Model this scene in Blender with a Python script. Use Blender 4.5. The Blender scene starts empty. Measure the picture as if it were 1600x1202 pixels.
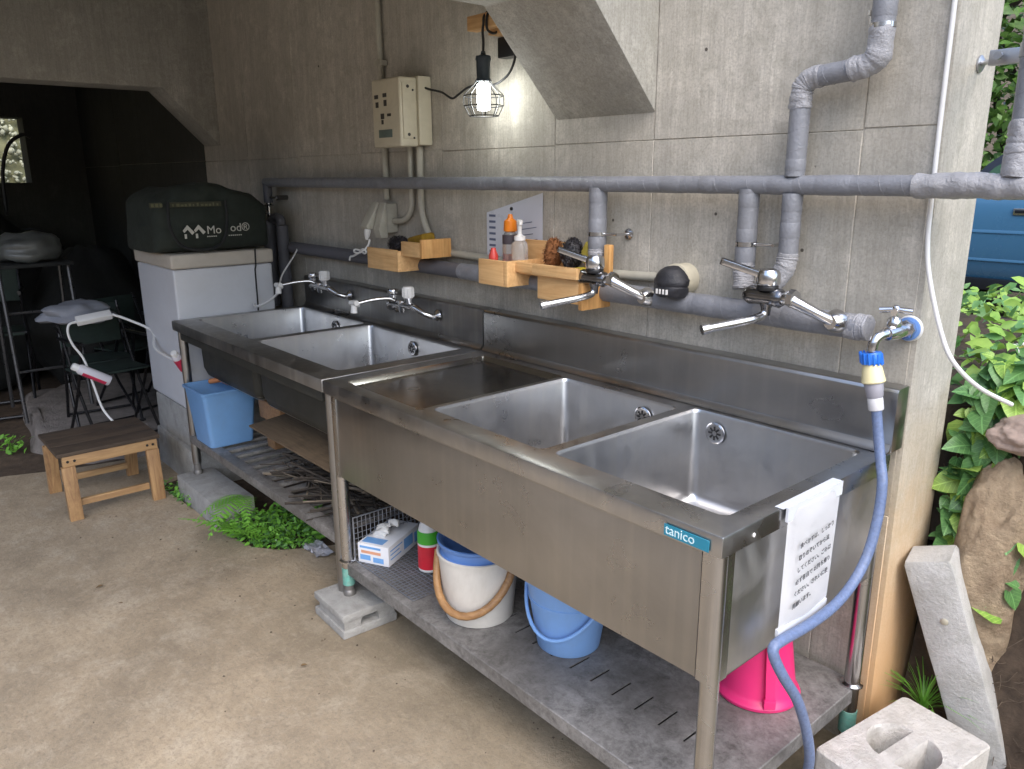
import bpy, bmesh, math, random
from mathutils import Vector, Matrix, noise
R = math.radians; PI = math.pi
random.seed(7)
SC = bpy.context.scene; COL = SC.collection

# ------------------------------------------------------------------ camera, world, sun, exposure
cam_d = bpy.data.cameras.new('camera'); cam = bpy.data.objects.new('camera', cam_d); COL.objects.link(cam)
cam_d.sensor_width = 36.0; cam_d.lens = 27.56; cam_d.clip_start = .03; cam_d.clip_end = 400
yaw, pitch, roll = 0.8613136, -0.260085, -0.005877
fw = Vector((-math.sin(yaw)*math.cos(pitch), math.cos(yaw)*math.cos(pitch), math.sin(pitch)))
rt = Vector((math.cos(yaw), math.sin(yaw), 0)); up = rt.cross(fw)
r2 = rt*math.cos(roll)+up*math.sin(roll); u2 = r2.cross(fw)
cam.matrix_world = Matrix(((r2.x, u2.x, -fw.x, .7211), (r2.y, u2.y, -fw.y, -1.8298), (r2.z, u2.z, -fw.z, 1.4625), (0, 0, 0, 1)))
SC.camera = cam

SUN_EL, SUN_AZ = 50, 114          # azimuth from +Y clockwise (towards +X)
world = bpy.data.worlds.new('World'); SC.world = world; world.use_nodes = True
wn = world.node_tree; wn.nodes.clear()
wo = wn.nodes.new('ShaderNodeOutputWorld'); wb = wn.nodes.new('ShaderNodeBackground'); ws = wn.nodes.new('ShaderNodeTexSky')
ws.sky_type = 'NISHITA'; ws.sun_disc = False; ws.sun_elevation = R(SUN_EL); ws.sun_rotation = R(SUN_AZ)
ws.air_density = 1.0; ws.dust_density = 2.0; ws.ozone_density = 1.0
wb.inputs['Strength'].default_value = .15
wn.links.new(ws.outputs[0], wb.inputs[0]); wn.links.new(wb.outputs[0], wo.inputs[0])
sd = bpy.data.lights.new('sun', 'SUN'); sun = bpy.data.objects.new('sun', sd); COL.objects.link(sun)
sd.energy = 1.0; sd.angle = R(60); sd.color = (1, .965, .91)
sv = Vector((math.sin(R(SUN_AZ))*math.cos(R(SUN_EL)), math.cos(R(SUN_AZ))*math.cos(R(SUN_EL)), math.sin(R(SUN_EL))))
sun.rotation_euler = sv.to_track_quat('Z', 'Y').to_euler(); sun.location = (4, -3, 8)
SC.view_settings.view_transform = 'Standard'; SC.view_settings.look = 'None'
SC.view_settings.exposure = 1.4; SC.view_settings.gamma = 1; SC.view_settings.use_curve_mapping = False
SC.cycles.max_bounces = 10; SC.cycles.diffuse_bounces = 6; SC.cycles.glossy_bounces = 5
SC.cycles.use_denoising = True

# ------------------------------------------------------------------ materials
def lin(c):
    return tuple(((x/255)/12.92 if x/255 <= .04045 else ((x/255+.055)/1.055)**2.4) for x in c)

class NT:
    def __init__(s, name):
        s.m = bpy.data.materials.new(name); s.m.use_nodes = True; s.t = s.m.node_tree
        s.b = s.t.nodes['Principled BSDF']; s.co = None
    def n(s, typ, **kw):
        x = s.t.nodes.new(typ)
        for k, v in kw.items(): setattr(x, k, v)
        return x
    def link(s, a, b): s.t.links.new(a, b)
    def coord(s, world=False, scale=(1, 1, 1)):
        if world: o = s.n('ShaderNodeNewGeometry').outputs['Position']
        else: o = s.n('ShaderNodeTexCoord').outputs['Object']
        mp = s.n('ShaderNodeMapping'); mp.inputs['Scale'].default_value = scale
        s.link(o, mp.inputs[0]); return mp.outputs[0]
    def noise(s, co, scale, detail=6, rough=.6, dist=0):
        x = s.n('ShaderNodeTexNoise'); x.inputs['Scale'].default_value = scale; x.inputs['Detail'].default_value = detail
        x.inputs['Roughness'].default_value = rough; x.inputs['Distortion'].default_value = dist
        s.link(co, x.inputs['Vector']); return x.outputs['Fac']
    def ramp(s, f, *st, mode='LINEAR'):
        x = s.n('ShaderNodeValToRGB'); r = x.color_ramp; r.interpolation = mode
        while len(r.elements) < len(st): r.elements.new(.5)
        for e, (p, c) in zip(r.elements, st):
            e.position = p; e.color = (c, c, c, 1) if isinstance(c, (int, float)) else (*c, 1)
        s.link(f, x.inputs[0]); return x.outputs[0]
    def mix(s, f, a, b, mode='MIX'):
        x = s.n('ShaderNodeMix', data_type='RGBA', blend_type=mode)
        for sock, v in ((x.inputs[0], f), (x.inputs[6], a), (x.inputs[7], b)):
            if isinstance(v, (int, float)): sock.default_value = v if sock.type == 'VALUE' else (v, v, v, 1)
            elif isinstance(v, tuple): sock.default_value = (*v, 1)
            else: s.link(v, sock)
        return x.outputs[2]
    def math(s, op, a, b=0.0):
        x = s.n('ShaderNodeMath', operation=op)
        for i, v in enumerate((a, b)):
            if isinstance(v, (int, float)): x.inputs[i].default_value = v
            else: s.link(v, x.inputs[i])
        return x.outputs[0]
    def bump(s, h, strength=.3, dist=.01, prev=None):
        x = s.n('ShaderNodeBump'); x.inputs['Strength'].default_value = strength; x.inputs['Distance'].default_value = dist
        s.link(h, x.inputs['Height'])
        if prev is not None: s.link(prev, x.inputs['Normal'])
        return x.outputs[0]
    def out(s, col=None, rough=None, metal=None, normal=None):
        for k, v in (('Base Color', col), ('Roughness', rough), ('Metallic', metal), ('Normal', normal)):
            if v is None: continue
            if isinstance(v, (int, float)): s.b.inputs[k].default_value = v
            elif isinstance(v, tuple): s.b.inputs[k].default_value = (*v, 1)
            else: s.link(v, s.b.inputs[k])
        return s.m

MATS = {}
def M(name, col=(.5, .5, .5), rough=.5, metal=0.0, var=.18, scale=9, bump=.0, bscale=60, bdist=.004, dirt=0.0, dirtcol=(.06, .05, .04), trans=0.0, alpha=1.0, world=False):
    if name in MATS: return MATS[name]
    t = NT(name); co = t.coord(world)
    f = t.noise(co, scale, 7, .65)
    c = t.mix(t.ramp(f, (.25, 0), (.75, 1)), tuple(x*(1-var) for x in col), tuple(min(1, x*(1+var)) for x in col))
    if dirt:
        g = t.noise(co, scale*.6+2, 8, .7, .4)
        c = t.mix(t.math('MULTIPLY', t.ramp(g, (.45, 0), (.72, 1)), dirt), c, dirtcol)
    ro = t.math('ADD', t.math('MULTIPLY', t.noise(co, scale*2.3, 5), .25), rough-.125)
    nm = t.bump(t.noise(co, bscale, 8, .7), bump, bdist) if bump else None
    m = t.out(c, ro, metal, nm)
    if trans: t.b.inputs['Transmission Weight'].default_value = trans; t.b.inputs['IOR'].default_value = 1.4
    MATS[name] = m; return m

def wood(name, a, b, rough=.6, axis=0, scale=1.0, dirt=.3):
    if name in MATS: return MATS[name]
    t = NT(name); sc = [28*scale]*3; sc[axis] = 2.2*scale
    co = t.coord(False, tuple(sc)); f = t.noise(co, 1.4, 8, .6, 1.6)
    c = t.mix(t.ramp(f, (.3, 0), (.5, .55), (.68, 1)), a, b)
    d = t.noise(t.coord(), 7, 8, .7)
    c = t.mix(t.math('MULTIPLY', t.ramp(d, (.5, 0), (.75, 1)), dirt), c, tuple(x*.28 for x in a))
    MATS[name] = t.out(c, rough, 0, t.bump(f, .35, .003)); return MATS[name]

def concrete(name, base, green=.0, speck=1.0, grain=True, rust=False):
    t = NT(name); co = t.coord(True)
    big = t.noise(co, 1.3, 6, .6, .3); mid = t.noise(co, 6, 9, .72)
    streak = t.noise(t.coord(True, (30, 30, 1.1)), 1, 8, .68, .4)
    broad = t.noise(t.coord(True, (5, 5, .35)), 1, 5, .6)
    c = t.mix(t.ramp(big, (.3, 0), (.7, 1)), tuple(x*.78 for x in base), tuple(x*1.14 for x in base))
    c = t.mix(t.math('MULTIPLY', t.ramp(streak, (.36, 1), (.62, 0)), .42 if grain else .1), c, tuple(x*.5 for x in base))
    c = t.mix(t.math('MULTIPLY', t.ramp(broad, (.42, 1), (.56, 0)), .36), c, (base[0]*.6, base[1]*.6, base[2]*.57))
    c = t.mix(t.math('MULTIPLY', t.ramp(mid, (.52, 0), (.68, 1)), .5), c, tuple(min(1, x*1.4) for x in base))
    blot = t.noise(co, 17, 8, .78, .6); c = t.mix(t.math('MULTIPLY', t.ramp(blot, (.38, 1), (.54, 0)), .62), c, (base[0]*.6, base[1]*.6, base[2]*.57))
    grain2 = t.noise(t.coord(True, (130, 130, 9)), 1, 6, .75, .6); c = t.mix(t.math('MULTIPLY', t.ramp(grain2, (.36, 1), (.56, 0)), .4 if grain else .15), c, tuple(x*.45 for x in base))
    fine = t.noise(co, 150, 4, .7)
    c = t.mix(t.math('MULTIPLY', t.ramp(fine, (.34, 1), (.54, 0)), .5*speck), c, tuple(x*.45 for x in base))
    pit = t.n('ShaderNodeTexVoronoi'); pit.inputs['Scale'].default_value = 23; t.link(co, pit.inputs['Vector'])
    pm = t.ramp(pit.outputs['Distance'], (.0, 1), (.07, 0))
    pm = t.math('MULTIPLY', pm, t.ramp(t.noise(co, 9, 3), (.55, 0), (.62, 1)))
    c = t.mix(t.math('MULTIPLY', pm, .7), c, tuple(x*.25 for x in base))
    rnd = t.n('ShaderNodeObjectInfo').outputs['Random']
    c = t.mix(t.math('MULTIPLY', rnd, .16), c, tuple(x*.5 for x in base))
    if rust:
        sep = t.n('ShaderNodeSeparateXYZ'); t.link(t.coord(True), sep.inputs[0])
        zz = t.math('ADD', sep.outputs[2], t.math('MULTIPLY', t.math('SUBTRACT', mid, .5), .5))
        f1 = t.ramp(zz, (.12, 1), (.75, 0)); 
        xx = t.ramp(t.math('ADD', sep.outputs[0], .15), (.09, 0), (.14, 1))
        c = t.mix(t.math('MULTIPLY', t.math('MULTIPLY', f1, xx), .8), c, lin((212, 152, 100)))
        f2 = t.ramp(zz, (.6, .35), (1.3, 0))
        c = t.mix(t.math('MULTIPLY', f2, xx), c, lin((205, 175, 120)))
    h = t.math('ADD', t.math('MULTIPLY', streak, .8 if grain else .2), t.math('ADD', t.math('MULTIPLY', fine, .35), t.math('MULTIPLY', pm, -.8)))
    return t.out(c, t.math('ADD', t.math('MULTIPLY', mid, .2), .72), 0, t.bump(h, .45, .006))

MAT_WALL = concrete('board_marked_concrete', (.60, .56, .485), rust=True)
MAT_BEAM = concrete('beam_concrete', (.50, .485, .435))
MAT_BAY = concrete('bay_shade_concrete', (.075, .075, .065))  # wall concrete darkened, the bay's shade put into its colour
MAT_ROUGH = concrete('rough_concrete', (.34, .32, .27), speck=1.8, grain=False)

def floor_mat():
    t = NT('floor_concrete'); co = t.coord(True)
    base = (.37, .30, .212)
    a = t.noise(co, 1.2, 7, .62, .5); b = t.noise(co, 5, 9, .74, .3); f = t.noise(co, 60, 6, .75); g = t.noise(co, 300, 3, .7)
    sw = t.noise(t.coord(True, (7, 26, 1)), 1, 7, .7, .8)
    c = t.mix(t.ramp(a, (.34, 0), (.62, 1)), (base[0]*.62, base[1]*.61, base[2]*.6), (base[0]*1.18, base[1]*1.16, base[2]*1.14))
    c = t.mix(t.math('MULTIPLY', t.ramp(b, (.5, 0), (.68, 1)), .65), c, (.50, .43, .335))
    c = t.mix(t.math('MULTIPLY', t.ramp(b, (.30, 1), (.46, 0)), .6), c, (.19, .155, .11))
    c = t.mix(t.math('MULTIPLY', t.ramp(sw, (.55, 0), (.72, 1)), .3), c, (.50, .44, .345))
    c = t.mix(t.math('MULTIPLY', t.ramp(f, (.36, 1), (.52, 0)), .45), c, (.19, .155, .115)); f3 = t.noise(co, 28, 7, .78, .8); c = t.mix(t.math('MULTIPLY', t.ramp(f3, (.52, 0), (.68, 1)), .4), c, (.50, .42, .315)); c = t.mix(t.math('MULTIPLY', t.ramp(f3, (.32, 1), (.46, 0)), .4), c, (.21, .175, .13))
    c = t.mix(t.math('MULTIPLY', t.ramp(g, (.60, 0), (.72, 1)), .5), c, (.52, .445, .34))
    sp = t.noise(co, 120, 5, .8); c = t.mix(t.math('MULTIPLY', t.ramp(sp, (.30, 1), (.44, 0)), .55), c, (.16, .13, .095))
    sc2 = t.noise(t.coord(True, (20, 70, 1)), 1, 8, .75, .5); c = t.mix(t.math('MULTIPLY', t.ramp(sc2, (.35, 1), (.5, 0)), .35), c, (.23, .19, .14))
    # damp and algae below the near sink
    sep = t.n('ShaderNodeSeparateXYZ'); t.link(t.coord(True), sep.inputs[0])
    dy = t.math('ADD', sep.outputs[1], t.math('MULTIPLY', t.math('SUBTRACT', b, .5), .9))
    wet = t.ramp(dy, (.0, 0), (.01, 0)) 
    mr = t.n('ShaderNodeMapRange'); mr.inputs[1].default_value = -1.08; mr.inputs[2].default_value = -.35; t.link(dy, mr.inputs[0])
    mrx = t.n('ShaderNodeMapRange'); mrx.inputs[1].default_value = -2.25; mrx.inputs[2].default_value = -1.6; t.link(sep.outputs[0], mrx.inputs[0])
    wf = t.math('MULTIPLY', t.math('MULTIPLY', mr.outputs[0], mrx.outputs[0]), .75)
    c = t.mix(wf, c, t.mix(t.ramp(b, (.4, 0), (.6, 1)), (.14, .12, .075), (.26, .215, .15)))
    v = t.n('ShaderNodeTexVoronoi', feature='DISTANCE_TO_EDGE'); v.inputs['Scale'].default_value = 1.1
    vm = t.n('ShaderNodeMix', data_type='RGBA'); 
    h = t.math('ADD', t.math('MULTIPLY', f, .7), t.math('ADD', t.math('MULTIPLY', b, 1.4), t.math('MULTIPLY', g, .25)))
    return t.out(c, t.math('ADD', t.math('MULTIPLY', b, -.35), .88), 0, t.bump(h, .5, .012))
MAT_FLOOR = floor_mat()

def steel(name, col=.56, rough=.26, axis=0, grime=.35, tint=(1, .985, .97)):
    t = NT(name); co = t.coord(True); sc = [260]*3; sc[axis] = 3
    br = t.noise(t.coord(True, tuple(sc)), 1, 4, .6)
    big = t.noise(co, 3.2, 7, .65, .6); sm = t.noise(co, 9, 3, .5, .8)
    drip = t.noise(t.coord(True, (34, 34, 1.2)), 1, 2, .5)
    b0 = tuple(col*x for x in tint)
    c = t.mix(t.ramp(big, (.3, 0), (.7, 1)), tuple(x*.86 for x in b0), tuple(x*1.08 for x in b0))
    c = t.mix(t.math('MULTIPLY', t.ramp(sm, (.5, 0), (.8, 1)), grime), c, (.36, .335, .29))
    c = t.mix(t.math('MULTIPLY', t.ramp(drip, (.5, 0), (.85, 1)), min(.5, grime+.15)), c, (.62, .6, .55))
    ro = t.math('ADD', t.math('MULTIPLY', t.ramp(sm, (.4, 0), (.85, 1)), .3*grime+.06), rough)
    ro = t.math('ADD', ro, t.math('MULTIPLY', t.ramp(big, (.3, 0), (.7, 1)), .07))
    wav = t.noise(co, 2.6, 1, .4)
    h = wav
    return t.out(c, ro, 1.0, t.bump(h, .09, .012))
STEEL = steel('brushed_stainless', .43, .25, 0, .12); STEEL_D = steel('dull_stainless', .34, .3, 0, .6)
STEEL_B = steel('basin_stainless', .53, .25, 2, .3, (1, .995, 1.0))
STEEL_T = steel('drainboard_stainless', .46, .14, 0, .3, (1, .985, .96))
STEEL_L = steel('leg_stainless', .55, .2, 2, .12); STEEL_S = steel('side_stainless', .56, .36, 2, .5)
STEEL_R = steel('rim_stainless', .52, .24, 0, .45)

def shelf_mat():
    t = NT('scaled_shelf_steel'); co = t.coord(True)
    a = t.noise(co, 15, 9, .78, .5); b = t.noise(co, 70, 8, .8); d = t.noise(co, 2.6, 5, .6, .5)
    c = t.mix(t.ramp(a, (.36, 0), (.64, 1)), (.10, .095, .09), (.29, .28, .27))
    c = t.mix(t.math('MULTIPLY', t.ramp(b, (.42, 0), (.66, 1)), .42), c, (.46, .445, .43))
    c = t.mix(t.math('MULTIPLY', t.ramp(d, (.44, 0), (.62, 1)), .55), c, (.11, .10, .088))
    return t.out(c, t.math('ADD', t.math('MULTIPLY', b, .3), .42), .35, t.bump(b, .25, .003))
MAT_SHELF = shelf_mat()

CHROME = M('chrome', (.62, .62, .63), .2, 1.0, .06, 20)
CHROME_D = M('dark_chrome', (.22, .22, .23), .22, 1.0, .1, 20)
BLACKP = M('black_plastic', (.012, .012, .013), .42, 0, .3, 20)
BLACKR = M('black_rubber', (.015, .015, .016), .6, 0, .3, 20)
WHITEP = M('white_plastic', (.74, .73, .71), .38, 0, .06, 8)
IVORY = M('ivory_plastic', (.60, .55, .42), .45, 0, .08, 7, dirt=.25, dirtcol=(.25, .2, .13))
IVORY2 = M('ivory_conduit_plastic', (.44, .42, .35), .5, 0, .12, 6, dirt=.4, dirtcol=(.14, .12, .09))
def pipe_mat(name, col, rough, crease):
    t = NT(name); co = t.coord(True)
    a = t.noise(co, 12, 7, .7, 1.5); w = t.noise(t.coord(True, (60, 60, 60)), 1, 5, .65, 2.2); big = t.noise(co, 2.5, 4)
    c = t.mix(t.ramp(a, (.3, 0), (.7, 1)), tuple(x*.9 for x in col), tuple(x*1.08 for x in col))
    c = t.mix(t.math('MULTIPLY', t.ramp(big, (.5, 0), (.7, 1)), .35), c, (col[0]*.75, col[1]*.72, col[2]*.64))
    return t.out(c, t.math('ADD', t.math('MULTIPLY', a, .2), rough), 0, t.bump(t.math('ADD', w, t.math('MULTIPLY', a, 1.2)), crease, .008))
PIPE = pipe_mat('grey_vinyl_tape', lin((126, 128, 134)), .26, .3)
PIPE_C = pipe_mat('creased_silver_tape', lin((158, 158, 162)), .24, .6)
PIPE_D = pipe_mat('dark_foam_lagging', lin((92, 92, 98)), .5, .3)

WOODL = wood('pale_pine', lin((196, 150, 98)), lin((226, 186, 132)), .6, 0, 1.0, .25)
WOODL_Z = wood('pale_pine_upright', lin((188, 134, 76)), lin((222, 172, 108)), .6, 2, 1.0, .35)
WOODD = wood('weathered_board', lin((88, 74, 58)), lin((120, 102, 80)), .75, 0, 1.0, .5)
WOODB = wood('brown_wood', lin((120, 88, 58)), lin((160, 122, 84)), .65, 1, 1.0, .5)
BLUE = M('blue_plastic', lin((132, 174, 228)), .38, 0, .07, 6, dirt=.3, dirtcol=(.2, .27, .36))
BLUE_D = M('deep_blue_plastic', lin((100, 138, 198)), .36, 0, .07, 5)
PINK = M('pink_plastic', lin((224, 44, 114)), .36, 0, .07, 5, dirt=.2, dirtcol=(.35, .05, .14))
WHITE_D = M('dirty_white_plastic', lin((214, 210, 202)), .42, 0, .06, 6, dirt=.35, dirtcol=(.3, .26, .2))
HANDLE_M = wood('tan_grip', lin((132, 96, 60)), lin((170, 130, 86)), .5, 0, 1.0, .25)
HOSE = M('blue_hose', lin((100, 116, 150)), .36, 0, .3, 130, bump=.3, bscale=260, dirt=.2, dirtcol=(.2, .19, .17))
PAPER = M('white_paper', (.82, .82, .83), .55, 0, .03, 4, bump=.12, bscale=7)
INK = M('black_ink', (.05, .05, .055), .7)
CEMENT = M('block_concrete', (.38, .375, .36), .9, 0, .16, 14, bump=.9, bscale=100, bdist=.008, dirt=.5, dirtcol=(.14, .13, .11))
CEMENT_W = M('pale_block_concrete', (.62, .59, .55), .92, 0, .14, 16, bump=1.0, bscale=95, bdist=.008, dirt=.6, dirtcol=(.30, .27, .22))
CEMENT_P = M('post_concrete', (.50, .49, .47), .9, 0, .14, 11, bump=.8, bscale=110, bdist=.006, dirt=.6, dirtcol=(.24, .23, .19))
SOIL = M('soil', (.075, .052, .035), .95, 0, .5, 25, bump=1.0, bscale=50, world=True)
GROUND = M('ground_earth', (.10, .078, .052), .95, 0, .45, 6, bump=.9, bscale=18, world=True)
ROCKM = M('brown_rock', lin((170, 150, 124)), .95, 0, .4, 16, bump=1.0, bscale=36, bdist=.02, dirt=.9, dirtcol=(.17, .11, .065))
STONE = M('grey_stone', (.23, .205, .19), .92, 0, .28, 14, bump=1.0, bscale=60, bdist=.012, dirt=.4)
FABRIC_G = M('dark_green_fabric', (.018, .024, .018), .85, 0, .25, 14, bump=.3, bscale=240)
FABRIC_K = M('black_fabric', (.012, .013, .013), .85, 0, .3, 14, bump=.3, bscale=200)

def leaf_mat(name, a, b, rough=.45, tr=.25):
    t = NT(name); rnd = t.n('ShaderNodeObjectInfo').outputs['Random']
    f = t.noise(t.coord(True), 22, 4, .6)
    g = t.noise(t.coord(True), 3.2, 3, .6)
    c = t.mix(t.ramp(t.math('ADD', t.math('MULTIPLY', f, .6), t.math('MULTIPLY', g, .5)), (.34, 0), (.74, 1)), a, b)
    c = t.mix(t.math('MULTIPLY', rnd, .6), c, b)
    t.out(c, rough)
    t.b.inputs['Subsurface Weight'].default_value = 0
    ts = t.n('ShaderNodeBsdfTranslucent'); t.link(c, ts.inputs[0])
    mx = t.n('ShaderNodeMixShader'); mx.inputs[0].default_value = tr
    o = t.t.nodes['Material Output']; t.link(t.b.outputs[0], mx.inputs[1]); t.link(ts.outputs[0], mx.inputs[2]); t.link(mx.outputs[0], o.inputs[0])
    return t.m
LEAF = leaf_mat('broad_leaf', (.06, .16, .05), (.15, .33, .10))
LEAF2 = leaf_mat('young_leaf', (.15, .32, .04), (.36, .55, .10))
LEAF3 = leaf_mat('hedge_leaf', (.05, .13, .02), (.20, .36, .07), .4)
FERN = leaf_mat('fern_leaf', (.11, .30, .03), (.22, .50, .07))
def vein_mat(name, a, b):
    t = NT(name); rnd = t.n('ShaderNodeObjectInfo').outputs['Random']; sep = t.n('ShaderNodeSeparateXYZ'); t.link(t.n('ShaderNodeTexCoord').outputs['Object'], sep.inputs[0])
    ax = t.math('ABSOLUTE', sep.outputs[0]); f = t.noise(t.coord(), 5, 5, .65)
    c = t.mix(t.ramp(f, (.35, 0), (.7, 1)), a, b); c = t.mix(t.math('MULTIPLY', rnd, .75), c, b)
    vs = t.math('SINE', t.math('ADD', t.math('MULTIPLY', sep.outputs[1], 34), t.math('MULTIPLY', ax, -30)))
    vm = t.math('MAXIMUM', t.ramp(ax, (.012, 1), (.03, 0)), t.math('MULTIPLY', t.ramp(vs, (.86, 0), (1.0, 1)), .6))
    c = t.mix(t.math('MULTIPLY', vm, .55), c, tuple(min(1, x*1.9+.02) for x in b))
    spot = t.noise(t.coord(), 14, 3, .6); c = t.mix(t.math('MULTIPLY', t.ramp(spot, (.66, 0), (.72, 1)), .6), c, (.16, .11, .04))
    t.out(c, .42, 0, t.bump(vm, -.4, .02))
    ts = t.n('ShaderNodeBsdfTranslucent'); t.link(c, ts.inputs[0]); mx = t.n('ShaderNodeMixShader'); mx.inputs[0].default_value = .25
    o = t.t.nodes['Material Output']; t.link(t.b.outputs[0], mx.inputs[1]); t.link(ts.outputs[0], mx.inputs[2]); t.link(mx.outputs[0], o.inputs[0]); return t.m
LEAF_V = vein_mat('veined_leaf', (.05, .14, .045), (.14, .30, .09)); LEAF_V2 = vein_mat('veined_young_leaf', (.14, .31, .04), (.34, .50, .10))
PETAL = M('white_petal', (.8, .79, .74), .6, 0, .05)

# ------------------------------------------------------------------ mesh helpers
class B:
    """collects shapes in world coordinates, then becomes one mesh object"""
    def __init__(s): s.bm = bmesh.new()
    def box(s, x0, x1, y0, y1, z0, z1, bev=.0, seg=2, mat=None):
        t = bmesh.new(); r = bmesh.ops.create_cube(t, size=1)
        for v in t.verts: v.co = Vector(((x0+x1)/2+v.co.x*(x1-x0), (y0+y1)/2+v.co.y*(y1-y0), (z0+z1)/2+v.co.z*(z1-z0)))
        if bev: bmesh.ops.bevel(t, geom=t.edges[:], offset=bev, segments=seg, affect='EDGES', profile=.6, clamp_overlap=True)
        s.merge(t, mat); return s
    def merge(s, t, mat=None):
        if mat is not None: t.transform(mat)
        d = bpy.data.meshes.new('t'); t.to_mesh(d); t.free(); s.bm.from_mesh(d); bpy.data.meshes.remove(d)
    def prism(s, pts, axis, a, b, bev=.0, mat=None):
        """polygon extruded along axis; pts are the two other coordinates in xyz order"""
        t = bmesh.new()
        def P(u, v, w): return {'x': (w, u, v), 'y': (u, w, v), 'z': (u, v, w)}[axis]
        va = [t.verts.new(P(u, v, a)) for u, v in pts]; vb = [t.verts.new(P(u, v, b)) for u, v in pts]
        t.faces.new(va); t.faces.new(vb[::-1]); n = len(pts)
        for i in range(n): t.faces.new((va[i], vb[i], vb[(i+1) % n], va[(i+1) % n]))
        bmesh.ops.recalc_face_normals(t, faces=t.faces[:])
        if bev: bmesh.ops.bevel(t, geom=t.edges[:], offset=bev, segments=2, affect='EDGES', profile=.6, clamp_overlap=True)
        s.merge(t, mat); return s
    def tube(s, pts, r, n=12, cap=True, rs=None):
        pts = [Vector(p) for p in pts]; bm = s.bm; rings = []
        d = (pts[1]-pts[0]).normalized(); a = Vector((0, 0, 1)) if abs(d.z) < .9 else Vector((1, 0, 0)); u = d.cross(a).normalized()
        for i, p in enumerate(pts):
            if i == 0: d2 = d
            elif i == len(pts)-1: d2 = (pts[i]-pts[i-1]).normalized()
            else: d2 = ((pts[i]-pts[i-1]).normalized()+(pts[i+1]-pts[i]).normalized()).normalized()
            u = (u-d2*u.dot(d2)).normalized(); w = d2.cross(u); rr = rs[i] if rs else r
            rings.append([bm.verts.new(p+(u*math.cos(2*PI*k/n)+w*math.sin(2*PI*k/n))*rr) for k in range(n)])
        for A, C in zip(rings, rings[1:]):
            for k in range(n): bm.faces.new((A[k], A[(k+1) % n], C[(k+1) % n], C[k]))
        if cap: bm.faces.new(rings[0][::-1]); bm.faces.new(rings[-1])
        return s
    def cyl(s, p0, p1, r, n=16, r1=None): return s.tube([p0, p1], r, n, True, [r, r if r1 is None else r1])
    def lathe(s, prof, c=(0, 0, 0), n=32, mat=None, ang=2*PI):
        t = bmesh.new(); rings = []
        for r, z in prof:
            rings.append([t.verts.new((r*math.cos(2*PI*k/n), r*math.sin(2*PI*k/n), z)) for k in range(n)] if r > 1e-6 else [t.verts.new((0, 0, z))])
        for A, C in zip(rings, rings[1:]):
            for k in range(n):
                k2 = (k+1) % n
                if len(A) == 1 and len(C) == 1: continue
                if len(A) == 1: t.faces.new((A[0], C[k2], C[k]))
                elif len(C) == 1: t.faces.new((A[k], A[k2], C[0]))
                else: t.faces.new((A[k], A[k2], C[k2], C[k]))
        t.transform(mat if mat is not None else Matrix.Translation(c)); s.merge(t); return s
    def loops(s, loops, close_last=False, close_first=False):
        rs = [[s.bm.verts.new(p) for p in L] for L in loops]; n = len(rs[0])
        for A, C in zip(rs, rs[1:]):
            for k in range(n): s.bm.faces.new((A[k], A[(k+1) % n], C[(k+1) % n], C[k]))
        if close_last: s.bm.faces.new(rs[-1])
        if close_first: s.bm.faces.new(rs[0][::-1])
        return s
    def plate(s, outer, holes, z):
        t = bmesh.new(); E = []
        for L in [outer]+holes:
            vs = [t.verts.new((x, y, z)) for x, y in L]
            E += [t.edges.new((vs[i], vs[(i+1) % len(vs)])) for i in range(len(vs))]
        bmesh.ops.triangle_fill(t, use_beauty=True, use_dissolve=False, edges=E)
        for f in t.faces:
            f.normal_update()
            if f.normal.z < 0: f.normal_flip()
        s.merge(t); return s
    def sphere(s, c, r, u=12, v=8, sc=(1, 1, 1)):
        t = bmesh.new(); bmesh.ops.create_uvsphere(t, u_segments=u, v_segments=v, radius=r)
        for q in t.verts: q.co = Vector((q.co.x*sc[0], q.co.y*sc[1], q.co.z*sc[2]))+Vector(c)
        s.merge(t); return s
    def face(s, pts): s.bm.faces.new([s.bm.verts.new(p) for p in pts]); return s
    def xf(s, m): s.bm.transform(m); return s
    def noise(s, amp, sc, seed=0):
        for v in s.bm.verts: v.co += noise.noise_vector(v.co*sc+Vector((seed, seed*.7, 3)))*amp
        return s

def wloc(o):
    p = Vector((0, 0, 0))
    while o is not None: p += o.location; o = o.parent
    return p
def obj(name, b, mat, parent=None, sharp=38, label=None, smooth=True):
    bm = b.bm
    if parent is None:
        xs = [v.co for v in bm.verts]
        o0 = Vector((sum(v.x for v in xs)/len(xs), sum(v.y for v in xs)/len(xs), min(v.z for v in xs)))
    else: o0 = wloc(parent)
    bmesh.ops.translate(bm, verts=bm.verts[:], vec=-o0)
    if smooth:
        bm.normal_update()
        for f in bm.faces: f.smooth = True
        for e in bm.edges:
            if len(e.link_faces) == 2 and e.calc_face_angle(0) > R(sharp): e.smooth = False
    me = bpy.data.meshes.new(name); bm.to_mesh(me); bm.free(); me.materials.append(mat)
    o = bpy.data.objects.new(name, me); COL.objects.link(o)
    if parent is None: o.location = o0
    else: o.parent = parent
    if label: o['label'] = label
    return o
def tag(o, label, cat, group=None):
    o['label'] = label; o['category'] = cat
    if group: o['group'] = group
    return o
def thing(name, label, cat, loc=(0, 0, 0), group=None):
    o = bpy.data.objects.new(name, None); COL.objects.link(o); o.location = loc; o.empty_display_size = .05
    return tag(o, label, cat, group)
def struct(name, b, mat, **k):
    o = obj(name, b, mat, **k); o['kind'] = 'structure'; return o
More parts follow.
